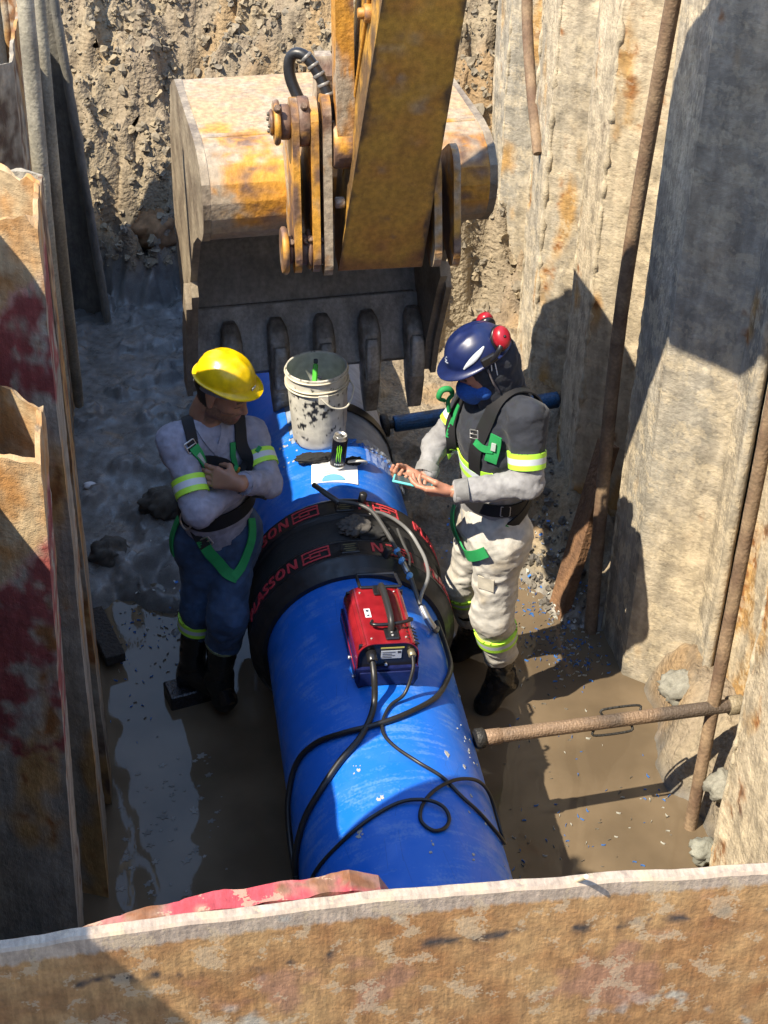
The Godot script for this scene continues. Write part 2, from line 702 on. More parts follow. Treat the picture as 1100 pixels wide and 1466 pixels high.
func build_ground() -> void:
	var xs := PackedFloat32Array([-70, -25, -8, -3, -1.3, -0.8, -0.70])
	var x := -0.655
	while x < 2.285:
		xs.push_back(x)
		x += 0.018
	xs.append_array([2.29, 2.32, 2.6, 3.5, 8, 25, 70])
	var zs := PackedFloat32Array([70, 25, 8, 2, 0, -0.7, -0.84, -0.88])
	var z := -0.95
	while z > -10.6:
		zs.push_back(z)
		z -= 0.1 if z > -3.6 else 0.018
	zs.append_array([-10.9, -11.8, -14, -25, -70])
	var nx := xs.size()
	var nz := zs.size()
	var V := PackedVector3Array()
	var C := PackedColorArray()
	var wetness := PackedFloat32Array()
	V.resize(nx * nz); C.resize(nx * nz); wetness.resize(nx * nz)
	var dry1 := Color(0.46, 0.375, 0.25)
	var dry2 := Color(0.36, 0.285, 0.20)
	var ochre := Color(0.48, 0.28, 0.10)
	var mud := Color(0.15, 0.145, 0.132)
	var mudb := Color(0.23, 0.225, 0.215)
	for j in nz:
		for i in nx:
			var px := xs[i]
			var pz := zs[j]
			var h := h_ground(px, pz)
			var jig := step_to(-7.3, -8.1, pz) if px > -0.6 and px < 2.2 else 0.0
			V[j * nx + i] = Vector3(px + jig * 0.03 * nb.get_noise_2d(px * 6.0, pz * 6.0 + 40.0), h, pz + jig * 0.03 * nb.get_noise_2d(px * 6.0 + 70.0, pz * 6.0))
			var dr := step_to(0.30, 0.62, h + 0.25 * nb.get_noise_2d(px * 2.0, pz * 2.0))
			if px > 1.0: dr = maxf(dr, step_to(-0.05, 0.14, h) * 0.9)
			var c := mix3(dry1, dry2, 0.5 + 1.2 * na.get_noise_2d(px * 2.0, pz * 3.0))
			c = mix3(c, ochre, step_to(0.05, 0.45, na.get_noise_2d(px * 2.5 + 31.0, pz * 2.5)) * 0.5)
			c = mix3(c, dry2 * 0.5, step_to(0.1, 0.5, nb.get_noise_2d(px * 3.0, pz * 3.0)) * 0.6)
			var w := mix3(mud, mudb, 0.5 + nb.get_noise_2d(px * 2.0, pz * 2.0))
			C[j * nx + i] = mix3(w, c, dr)
			wetness[j * nx + i] = 1.0 - dr
	var I := [PackedInt32Array(), PackedInt32Array()]
	var n := PackedVector3Array()
	n.resize(nx * nz)
	for j in nz - 1:
		for i in nx - 1:
			var a := j * nx + i
			var b := a + 1
			var d := a + nx + 1
			var e := a + nx
			var s := 1 if wetness[a] + wetness[d] > 1.0 else 0
			I[s].append_array([a, d, b, a, e, d])
			var f := (V[d] - V[a]).cross(V[b] - V[e])
			if f.y < 0: f = -f
			n[a] += f; n[b] += f; n[d] += f; n[e] += f
	for k in n.size(): n[k] = n[k].normalized()
	var m := ArrayMesh.new()
	for s in 2:
		for k in range(0, I[s].size(), 3):
			var f: Vector3 = (V[I[s][k + 2]] - V[I[s][k]]).cross(V[I[s][k + 1]] - V[I[s][k]])
			if f.y < 0.0:
				var t: int = I[s][k + 1]
				I[s][k + 1] = I[s][k + 2]
				I[s][k + 2] = t
		var arr := []
		arr.resize(Mesh.ARRAY_MAX)
		arr[Mesh.ARRAY_VERTEX] = V
		arr[Mesh.ARRAY_NORMAL] = n
		arr[Mesh.ARRAY_COLOR] = C
		arr[Mesh.ARRAY_INDEX] = I[s]
		m.add_surface_from_arrays(Mesh.PRIMITIVE_TRIANGLES, arr)
	var wet := mat("wet_mud", Color.WHITE, 1.0, "grain", 1.6, "crust", 0.22, 0.0, true)
	wet.roughness_texture = tex.wet
	m.surface_set_material(0, mat("dry_soil", Color.WHITE, 0.95, "speck", 2.2, "crust", 1.6, 0.0, true))
	m.surface_set_material(1, wet)
	var o := MeshInstance3D.new()
	o.mesh = m
	o.name = "ground"
	o.set_meta("kind", "structure")
	o.set_meta("label", "muddy trench floor and crumbly beige earth slope at its far end")
	add_child(o)
	# water
	var wm := mat("muddy_water", Color(0.148, 0.11, 0.07), 0.03, "soft", 0.45, "ripple", 0.5)
	wm.metallic_specular = 0.36
	var pm := PlaneMesh.new()
	pm.size = Vector2(2.94, 5.9)
	pm.subdivide_depth = 20
	pm.subdivide_width = 12
	o = hang("water", pm, wm, self)
	o.position = Vector3(0.81, 0, -3.9)
	o.set_meta("kind", "structure")
	o.set_meta("label", "brown muddy water standing in the trench")

func many(called: String, label: String, mesh: Mesh, material: Material, xf: Array, cols: Array) -> void:
	var mm := MultiMesh.new()
	mm.transform_format = MultiMesh.TRANSFORM_3D
	mm.use_colors = true
	mm.mesh = mesh
	mm.instance_count = xf.size()
	for i in xf.size():
		mm.set_instance_transform(i, xf[i])
		mm.set_instance_color(i, cols[i])
	var o := MultiMeshInstance3D.new()
	o.multimesh = mm
	o.material_override = material
	o.name = called
	o.set_meta("kind", "stuff")
	o.set_meta("label", label)
	o.set_meta("category", called.replace("_", " "))
	add_child(o, true)

func rock_mesh(sd: int, rough := 0.5, n := 6, fine := 3.0) -> M:
	var m := M.new().ball(Vector3.ZERO, Vector3.ONE, n)
	m.move(func(p: Vector3) -> Vector3:
		var q := p * 1.3 + Vector3(sd * 7.1, 0, 0)
		return p * (1.0 + rough * nb.get_noise_3dv(q * fine) * 2.0 + 0.12 * minf(fine / 3.0, 1.0) * na.get_noise_3dv(q * (8.0 if fine > 2.0 else 3.0))))
	return m

func angular(m: M) -> M:
	m.g.fill(-1)
	return m

func scatter() -> void:
	# loose clods on the far slope
	var rocks := mat("clods", Color.WHITE, 0.95, "speck", 1.5, "", 0.0, 0.0, true)
	var xf := []
	var cols := []
	for i in 16000:
		var x := rng.randf_range(-0.62, 2.25)
		var z := rng.randf_range(-10.2, -7.6)
		if h_ground(x, z) < 0.35: continue
		var s := 0.004 + 0.026 * pow(rng.randf(), 5.0)
		if i % 14 == 0: s = rng.randf_range(0.014, 0.036)
		var b := Basis.from_euler(Vector3(rng.randf() * TAU, rng.randf() * TAU, 0)) * Basis.from_scale(Vector3(s, s * 0.75, s * rng.randf_range(0.7, 1.2)))
		xf.push_back(Transform3D(b, Vector3(x, h_ground(x, z) + s * 0.3, z)))
		var q := mix3(Color(0.46, 0.37, 0.24), Color(0.30, 0.26, 0.2), rng.randf())
		cols.push_back(q)
	for i in 700:
		var x := rng.randfn(1.68, 0.16)
		var z := rng.randfn(-5.55, 0.38)
		if x > 1.9 or z > -4.95: continue
		var h := h_ground(x, z)
		if h < -0.03: continue
		var s := 0.006 + 0.022 * pow(rng.randf(), 3.0)
		xf.push_back(Transform3D(Basis.from_euler(Vector3(rng.randf() * TAU, rng.randf() * TAU, 0)) * Basis.from_scale(Vector3(s, s * 0.6, s)), Vector3(x, h + s * 0.25, z)))
		cols.push_back(mix3(Color(0.24, 0.215, 0.18), Color(0.13, 0.12, 0.11), rng.randf()))
	many("soil_clods", "small loose clods lying on the far earth slope and the right bank", angular(rock_mesh(1, 0.75, 4)).mesh(), rocks, xf, cols)
	# larger single lumps
	var big := [[Vector3(0.03, 0.50, -8.8), 0.16, "rounded orange brown boulder half buried in the earth slope left of the excavator bucket", Color(0.34, 0.19, 0.09)],
		[Vector3(-0.20, 0.42, -8.75), 0.07, "small reddish stone left of the orange brown boulder", Color(0.34, 0.17, 0.1)],
		[Vector3(-0.05, 0.14, -6.35), 0.10, "dark wet mud lump beside the bucket's left edge", Color(0.12, 0.105, 0.085)],
		[Vector3(-0.32, 0.08, -6.05), 0.09, "wet clay lump near the foot of the left piles", Color(0.12, 0.11, 0.095)],
		[Vector3(2.05, 0.24, -4.58), 0.085, "grey clay lump at the foot of the right concrete grey pile", Color(0.34, 0.33, 0.28)],
		[Vector3(2.04, 0.22, -4.02), 0.07, "grey clay lump beside the leaning rod, nearest of the right bank", Color(0.33, 0.32, 0.27)],
		[Vector3(1.93, 0.05, -3.86), 0.055, "small grey clay lump at the water's edge by the near right pile", Color(0.30, 0.3, 0.25)]]
	for k in big.size():
		var b = big[k]
		var m := rock_mesh(k + 20, 0.2, 18, 0.7)
		m.move(func(p: Vector3) -> Vector3: return p * b[1] * Vector3(1.1, 0.8, 1.0) * (1.0 + 0.12 * nb.get_noise_3dv(p * 3.0)) + b[0])
		m.paint(func(p: Vector3) -> Color: return b[3] * (1.0 + 0.5 * nb.get_noise_3dv(p * 5.0)))
		single("earth_lump", m, rocks, b[2], "boulder" if k == 0 else "lump", "lumps of earth in the trench")
	# blue and white plastic shavings on the right bank and floating on the water
	var chip := M.new()
	for i in 4:
		var a := Vector3(cos(i * 0.5) - 1.0, sin(i * 0.5) * 0.6, 0) * 0.5
		var b := Vector3(cos(i * 0.5 + 0.5) - 1.0, sin(i * 0.5 + 0.5) * 0.6, 0) * 0.5
		chip.bar(a, b, 0.06, 0.45, Vector3(0, 0, 1), 0.01)
	xf = []
	cols = []
	var spots := [[1.70, -5.35, 0.16, 0.13, 150], [1.55, -5.75, 0.18, 0.16, 160], [1.74, -5.1, 0.09, 0.07, 80], [1.62, -4.6, 0.16, 0.30, 30], [1.86, -4.15, 0.05, 0.1, 14], [1.5, -4.0, 0.16, 0.14, 16], [0.0, -5.6, 0.3, 0.12, 90], [-0.2, -5.35, 0.14, 0.22, 40], [1.3, -4.0, 0.08, 0.12, 10]]
	for s in spots:
		for i in int(s[4] * 1.9):
			var x: float = s[0] + rng.randfn() * s[2]
			var z: float = s[1] + rng.randfn() * s[3]
			if x > 1.9 or x < -0.33 or Vector2(x - 0.686, 0).length() < 0.42: continue
			var sc := rng.randf_range(0.009, 0.026)
			var h: float = maxf(h_ground(x, z) + 0.004, 0.002)
			var flat := h < 0.01
			var e := Vector3(rng.randf_range(-0.7, 0.7), rng.randf() * TAU, rng.randf_range(-0.7, 0.7))
			if flat: e = Vector3(PI / 2, rng.randf() * TAU, 0)
			xf.push_back(Transform3D(Basis.from_euler(e) * Basis.from_scale(Vector3(sc, sc * (0.3 if not flat else 0.7), sc)), Vector3(x, h + (0.0 if flat else sc * 0.2), z)))
			var r := rng.randf()
			var q := Color(0.03, 0.16, 0.5) if r < 0.45 else Color(0.45, 0.46, 0.42) if r < 0.75 else Color(0.16, 0.15, 0.13)
			cols.push_back(q)
	many("plastic_shavings", "blue and pale plastic shavings strewn on the mud and the water", chip.mesh(), mat("shaving", Color.WHITE, 0.5, "", 1, "", 0, 0, true), xf, cols)
	# scum drifting on the left-hand water
	xf = []
	cols = []
	var flake := M.new()
	var ol := []
	for i in 14:
		ol.push_back(Vector2.from_angle(TAU * i / 14) * (0.7 + 0.5 * sin(i * 2.3) * 0.6))
	flake.prism(Transform3D(Basis(Vector3.RIGHT, Vector3(0, 0, 1), Vector3.UP), Vector3.ZERO), ol, 0.0, 0.06)
	for i in 110:
		var x := rng.randf_range(-0.3, 0.12)
		var z := rng.randf_range(-4.7, -3.5)
		var sc := 0.003 + 0.016 * pow(rng.randf(), 2.0)
		xf.push_back(Transform3D(Basis(Vector3.UP, rng.randfn(0.4, 0.6)) * Basis.from_scale(Vector3(sc * 1.5, 0.02, sc)), Vector3(x, 0.0005, z)))
		cols.push_back(Color(0.17, 0.16, 0.14) * rng.randf_range(0.7, 1.4))
	many("floating_scum", "pale flakes of scum drifting on the dark left water", flake.mesh(), mat("scum", Color.WHITE, 0.6, "", 1, "", 0, 0, true), xf, cols)

# ---------------------------------------------------------------- steel sheet piles
func outline(path: Array, th: float) -> Array:
	var l := []
	var r := []
	for i in path.size():
		var d0: Vector2 = (path[i] - path[maxi(i - 1, 0)]).normalized()
		var d1: Vector2 = (path[mini(i + 1, path.size() - 1)] - path[i]).normalized()
		if i == 0: d0 = d1
		if i == path.size() - 1: d1 = d0
		var n0 := Vector2(-d0.y, d0.x)
		var n1 := Vector2(-d1.y, d1.x)
		var n := (n0 + n1).normalized()
		n /= maxf(n.dot(n0), 0.4)
		l.push_back(path[i] + n * th / 2)
		r.push_front(path[i] - n * th / 2)
	return l + r

var UPRIGHT := Transform3D(Basis(Vector3.RIGHT, Vector3(0, 0, 1), Vector3.UP), Vector3.ZERO)

# path of (x, z); mudamt thickness of the mud crust, towards the trench
func pile(called: String, label: String, path: Array, y0: float, y1: float, paintf: Callable, towards: Vector3, mudamt: float, bend = null, group := "", clean := false, th := 0.014, L := 0.028) -> Node3D:
	var ctr := Vector3(path[path.size() / 2].x, y0, path[path.size() / 2].y)
	var t := thing(called, label, "sheet pile", ctr, group)
	var f := func(p: Vector3) -> Vector3:
		if bend != null: p = bend.call(p)
		var k := nb.get_noise_3dv(p * Vector3(2.2, 0.9, 2.2))
		var lump: float = step_to(0.12, 0.3, k + 0.3 * nc.get_noise_3dv(p * 0.5)) * mudamt * 0.15
		var q := p + towards * (lump + mudamt * 0.05 * nc.get_noise_3dv(p * 0.9))
		q.x += 0.002 * na.get_noise_3dv(p * 4.0)
		if p.y > y1 - 0.05: q.y += 0.02 * nb.get_noise_3dv(p * 5.0)
		return q
	var m := M.new().prism(UPRIGHT, outline(path, th), y0, y1).subdiv(L).move(f).paint(paintf)
	var ps := mat("pile_steel", Color.WHITE, 0.92, "wall", 1.1, "wallbump", 0.55, 0.0, true)
	over(ps, "spat", "pale_mud")
	if clean: ps = mat("rusty_pile_steel", Color.WHITE, 0.9, "wall", 1.1, "wallbump", 0.45, 0.0, true)
	part("steel_sheet", m, ps, t)
	# the interlock bead along each edge
	for e in [0, path.size() - 1]:
		var p: Vector2 = path[e]
		var pts := []
		for i in 41:
			pts.push_back(Vector3(p.x, lerpf(y0, y1 - 0.005, i / 40.0), p.y))
		var b := M.new().tube(pts, 0.024, 8).subdiv(0.06).move(f).paint(paintf)
		part("interlock", b, ps, t)
	return t

var MUD := Color(0.56, 0.465, 0.325)
var GREYMUD := Color(0.38, 0.345, 0.28)
var OCHRE := Color(0.55, 0.33, 0.12)
var RUST := Color(0.30, 0.125, 0.035)
var DARKRUST := Color(0.11, 0.068, 0.043)
var REDPAINT := Color(0.30, 0.045, 0.045)

# grey: share of grey mud; rusty: share of bare rust; low: height under which rust shows
func pile_paint(grey: float, rusty: float, low: float, sd: float, red := []) -> Callable:
	return func(p: Vector3) -> Color:
		var s := Vector3(sd * 13.0, 0, 0)
		var a := na.get_noise_3dv(p * Vector3(3, 1.1, 3) + s)
		var b := nb.get_noise_3dv(p * Vector3(2.5, 1.0, 2.5) + s)
		var c := nc.get_noise_3dv(p * 0.8 + s)
		var q := mix3(MUD, GREYMUD, grey + a * 1.3)
		q = mix3(q, OCHRE, step_to(0.0, 0.35, b + a * 0.4 + rusty - 0.35 + 0.5 * step_to(low + 0.2, low - 0.2, p.y + 0.3 * a)))
		var k := nb.get_noise_3dv(p * Vector3(7.0, 0.6, 7.0) + s)
		q = q * (1.0 + 0.5 * k)
		q = mix3(q, RUST, step_to(0.1, 0.4, c * 0.6 + k * 0.5 + b * 0.5 + rusty - 0.3))
		q = mix3(q, DARKRUST, step_to(0.3, 0.75, rusty + c * 0.5 - a * 0.5))
		if red.size():
			var e := 0.05 * b + 0.02 * c
			if p.y + e > red[0] and p.y + e < red[1]:
				q = mix3(q, REDPAINT, step_to(0.30, -0.05, c * 0.8 + 0.5 * a + 0.3 * b) * 0.92)
		return q * (1.0 + 0.25 * c)

func u_path(x0: float, x1: float, za: float, zb: float, web: float, rec: float) -> Array:
	# recess, web, flange (za..zb at x1), web, recess; z grows towards the camera
	return [Vector2(x0, za - web - rec), Vector2(x0, za - web), Vector2(x1, za), Vector2(x1, zb), Vector2(x0, zb + web), Vector2(x0, zb + web + rec)]

func build_piles() -> void:
	var left := Vector3(-1, 0, 0.5).normalized()
	# right wall, from the far end towards the camera
	pile("sheet_pile", "mud coated grey sheet pile at the far right corner behind the arm", u_path(2.15, 1.93, -8.15, -7.82, 0.19, 0.12), -0.4, 3.2, pile_paint(0.6, 0.0, 0.2, 1), left, 0.05)
	pile("sheet_pile", "beige muddy sheet pile right of the bucket with a thin rod beside it", u_path(2.15, 1.93, -7.2, -6.87, 0.19, 0.12), -0.4, 3.2, pile_paint(0.1, 0.0, 0.5, 2), left, 0.06)
	pile("sheet_pile", "ochre stained sheet pile behind the worker with the dark helmet", u_path(2.15, 1.93, -6.28, -5.96, 0.19, 0.12), -0.4, 3.2, pile_paint(-0.1, 0.1, 0.6, 3), left, 0.05)
	pile("sheet_pile", "grey sheet pile, shadowed above and sunlit below, foot in brown water", u_path(2.15, 1.93, -5.29, -4.96, 0.19, 0.17), -0.4, 3.2, pile_paint(0.65, -0.05, -0.3, 4, [3.02, 9.0]), left, 0.035)
	pile("sheet_pile", "orange rusted sheet pile behind the leaning rod, right edge", [Vector2(2.19, -4.56), Vector2(2.22, -4.5), Vector2(2.22, -4.05), Vector2(2.19, -3.99)], -0.4, 3.2, pile_paint(0.0, 0.3, 0.9, 5, [3.02, 9.0]), left, 0.03)
	pile("sheet_pile", "pale splintery looking sheet pile nearest at the lower right corner", u_path(2.15, 1.90, -3.72, -3.3, 0.19, 0.1), -0.4, 3.2, pile_paint(-0.2, 0.1, 0.2, 6), left, 0.05)
	pile("sheet_pile", "near right sheet pile beside the front sheet", u_path(2.15, 1.90, -2.75, -2.35, 0.19, 0.1), -0.4, 3.2, pile_paint(0.3, 0.25, 0.3, 7), left, 0.03)
	pile("sheet_pile", "closing sheet pile at the near end of the right wall", u_path(2.15, 1.90, -1.8, -1.4, 0.19, 0.1), -0.4, 3.2, pile_paint(0.3, 0.25, 0.3, 8), left, 0.03)
	# pale mud dried along the folds of the right wall
	var owner_of := {}
	for o in get_children():
		if o.has_meta("category") and o.get_meta("category") == "sheet pile": owner_of[owner_of.size()] = o
	for e in [[1, -6.875, 1.928, 0.3, 3.1, 0.020], [1, -7.19, 1.93, 0.2, 2.6, 0.014], [2, -5.965, 1.928, 0.25, 3.1, 0.020], [2, -6.27, 1.93, 0.5, 3.0, 0.012], [3, -5.28, 1.93, -0.1, 1.9, 0.012], [0, -7.83, 1.93, 0.3, 3.0, 0.015], [5, -3.71, 1.90, -0.1, 2.0, 0.012]]:
		var pts := []
		var rr := []
		var n := 110
		for i in n:
			var y := lerpf(e[3], e[4], i / float(n - 1))
			var w := nb.get_noise_2d(y * 6.0, e[1] * 10.0)
			pts.push_back(Vector3(e[2] - 0.004 + 0.006 * nc.get_noise_2d(y, e[1]), y, e[1] + 0.012 * w))
			rr.push_back(maxf(0.004, e[5] * (0.7 + 0.7 * w + 0.35 * nc.get_noise_2d(y * 1.3, e[1] + 4.0))))
		part("mud_crust", M.new().tube(pts, rr, 8).paint(func(p: Vector3) -> Color: return mix3(Color(0.62, 0.53, 0.38), Color(0.45, 0.38, 0.27), 0.5 + nc.get_noise_3dv(p))), mats["pile_steel"], owner_of[e[0]])
	# left wall, from the camera towards the far end; hammered tops lean away from the trench
	var right := Vector3(1, 0, 0.3).normalized()
	var tilt := func(top: float, k: float) -> Callable:
		return func(p: Vector3) -> Vector3:
			p.x -= (top - p.y) * k
			if p.y > top - 0.12: p.y += 0.05 * nb.get_noise_3dv(Vector3(p.x, 0, p.z) * 5.0)
			return p
	var lip_paint := func(under: Callable, edge: float) -> Callable:
		return func(p: Vector3) -> Color:
			var n := nb.get_noise_3dv(p * 4.0)
			var e := p.y + 0.05 * n - edge - (minf(p.x, -0.33) + 0.33) * 1.2
			if e < 0.0: return under.call(p)
			var q := mix3(Color(0.50, 0.25, 0.08), Color(0.56, 0.42, 0.25), 0.5 + n + 0.5 * nc.get_noise_3dv(p))
			return mix3(Color(0.55, 0.30, 0.24), q, step_to(0.01, 0.035, e))
	pile("sheet_pile", "tall dark sheet pile at the near left corner", u_path(-0.64, -0.57, -2.8, -1.3, 0.05, 0.05), -0.4, 3.2, pile_paint(0.4, 0.5, 0.3, 9), right, 0.02, null, "", true)
	pile("sheet_pile", "upright sheet pile end at the near left, beside the photographer", [Vector2(-0.62, -0.95), Vector2(-0.6, -0.9), Vector2(-0.6, -0.4)], 2.6, 3.9, pile_paint(0.4, 0.5, 0.3, 15), right, 0.02, null, "", true)
	pile("sheet_pile", "rusty sheet pile with torn orange top and long dark red band, left edge", [Vector2(-0.85, -3.56), Vector2(-0.335, -3.38), Vector2(-0.335, -3.66), Vector2(-0.56, -3.84)], -0.4, 2.35, lip_paint.call(pile_paint(0.85, 0.1, 0.2, 10, [1.3, 2.16]), 2.1), right, 0.025, tilt.call(2.35, 0.04), "", true)
	pile("sheet_pile", "rusty sheet pile with bent orange top and short red patch, upper left edge", [Vector2(-0.56, -3.88), Vector2(-0.58, -4.1), Vector2(-0.32, -3.99), Vector2(-0.32, -4.25), Vector2(-0.5, -4.38)], -0.4, 2.73, lip_paint.call(pile_paint(0.85, 0.1, 0.2, 11, [2.12, 2.60]), 2.55), right, 0.025, tilt.call(2.73, 0.012), "", true)
	pile("sheet_pile", "brown sheet pile ending above dark water behind the red banded piles", [Vector2(-0.5, -4.40), Vector2(-0.52, -4.52), Vector2(-0.335, -4.44), Vector2(-0.335, -4.62), Vector2(-0.6, -4.75)], 0.03, 2.6, pile_paint(0.6, 0.35, 0.3, 12), right, 0.02, null, "", true)
	pile("sheet_pile", "long brown sheet pile beside the two pale poles", [Vector2(-0.62, -7.6), Vector2(-0.5, -7.5), Vector2(-0.5, -6.0), Vector2(-0.62, -5.8), Vector2(-0.62, -4.7)], -0.1, 2.5, pile_paint(0.6, 0.4, 0.3, 13), right, 0.03, null, "", true)
	var lean := func(p: Vector3) -> Vector3:
		return p + Vector3(-0.03 - 0.055 * p.y, 0, 0.1 * p.y)
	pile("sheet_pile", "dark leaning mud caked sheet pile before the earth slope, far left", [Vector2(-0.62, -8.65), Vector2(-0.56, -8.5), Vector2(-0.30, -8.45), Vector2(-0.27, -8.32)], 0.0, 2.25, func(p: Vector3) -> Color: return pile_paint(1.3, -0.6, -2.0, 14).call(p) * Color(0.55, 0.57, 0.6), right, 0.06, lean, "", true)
	# front sheet, just below the photographer, and the pink topped pile behind it
	var fp := func(p: Vector3) -> Color:
		var a := nb.get_noise_3dv(p * Vector3(2, 3, 2) + Vector3(50, 0, 0))
		var b := nb.get_noise_3dv(p * Vector3(4, 5, 4))
		var c := nc.get_noise_3dv(p * 1.6)
		var q := mix3(Color(0.52, 0.31, 0.13), Color(0.36, 0.17, 0.06), 0.5 + b + c * 0.5)
		q = mix3(q, Color(0.48, 0.43, 0.34), step_to(0.42, 0.5, a + 0.35 * c))
		q = mix3(q, Color(0.42, 0.22, 0.14), step_to(0.3, 0.5, na.get_noise_3dv(p * 4.0 + Vector3(9, 9, 0)) + 0.3 * c) * 0.7)
		q = mix3(q, Color(0.05, 0.045, 0.045), step_to(0.012, 0.0, absf(p.y - 3.105 + 0.03 * a)) * step_to(0.0, 0.2, c))
		if p.z < -1.093 and p.y > 3.155: q = mix3(q, Color(0.5, 0.47, 0.42), 0.6)
		return q
	var fm := func(p: Vector3) -> Vector3:
		var a := nb.get_noise_3dv(p * Vector3(2, 3, 2) + Vector3(50, 0, 0))
		if p.z > -1.09: p.z += 0.012 * step_to(0.1, 0.2, a) + 0.003 * nc.get_noise_3dv(p * 1.6)
		p.z += -0.03 * cos(p.x * 2.2 - 0.4)
		p.y += 0.006 * nb.get_noise_3dv(Vector3(p.x, 0, 0) * 4.0) - 0.008 * p.x
		return p
	var t := thing("sheet_pile", "orange rusted sheet pile across the bottom of the picture with a bright worn top edge", "sheet pile", Vector3(0.2, 2.2, -1.1))
	var m := M.new().box(Transform3D(Basis(), Vector3(0.22, 2.971, -1.1)), Vector3(1.5, 0.42, 0.017), 0.003).subdiv(0.008).add(M.new().box(Transform3D(Basis(), Vector3(0.22, 2.456, -1.1)), Vector3(1.5, 0.61, 0.017), 0.0)).move(fm).paint(fp)
	part("steel_sheet", m, mat("front_steel", Color.WHITE, 0.85, "wall", 3.4, "wallbump", 0.09, 0.0, true), t)
	over(mats["front_steel"], "cake", "grey_mud")
	m = M.new().tube(spline([Vector3(0.415, 3.17, -1.13), Vector3(0.42, 3.19, -1.115), Vector3(0.418, 3.21, -1.10)], 6), 0.003, 6)
	part("splinter", m, mat("splinter", Color(0.6, 0.5, 0.33), 0.8), t)
	var pk := func(p: Vector3) -> Color:
		var c := nc.get_noise_3dv(p * 1.5) + nb.get_noise_3dv(p * 4.0)
		return mix3(Color(0.50, 0.07, 0.09), mix3(Color(0.48, 0.42, 0.36), Color(0.25, 0.1, 0.04), 0.5 + c), step_to(-0.3, 0.2, c + 5.0 * (2.90 - p.y)))
	t = thing("sheet_pile", "pink painted torn pile top just behind the front sheet", "sheet pile", Vector3(0.05, 2.2, -1.36))
	var ol := [Vector2(-0.20, 0.2), Vector2(-0.19, 0.715), Vector2(-0.12, 0.738), Vector2(0.0, 0.758), Vector2(0.10, 0.765), Vector2(0.165, 0.768), Vector2(0.205, 0.75), Vector2(0.225, 0.71), Vector2(0.23, 0.2)]
	m = M.new().prism(Transform3D(Basis(), Vector3(0.03, 2.17, -1.365)), ol, -0.018, 0.012).subdiv(0.014).move(func(p: Vector3) -> Vector3:
		return p + Vector3(0, 0.012 * nb.get_noise_3dv(p * 6.0), 0.008 * nb.get_noise_3dv(p * 5.0 + Vector3(4, 0, 0)))).paint(pk)
	part("steel_sheet", m, mats["front_steel"], t)

func stick(called: String, label: String, category: String, pts: Array, r: float, paintf: Callable, group := "") -> void:
	var sp := spline(pts, 50)
	var rr := []
	for i in sp.size(): rr.push_back(r * (1.0 + 0.05 * nb.get_noise_3dv(sp[i] * 6.0)))
	rr[0] = r * 0.85
	rr[-1] = r * 0.85
	var m := M.new().tube(sp, rr, 14).subdiv(0.05).paint(paintf)
	single(called, m, mat("pole_rough", Color.WHITE, 0.85, "speck", 3.0, "bump", 0.2, 0.0, true), label, category, group)

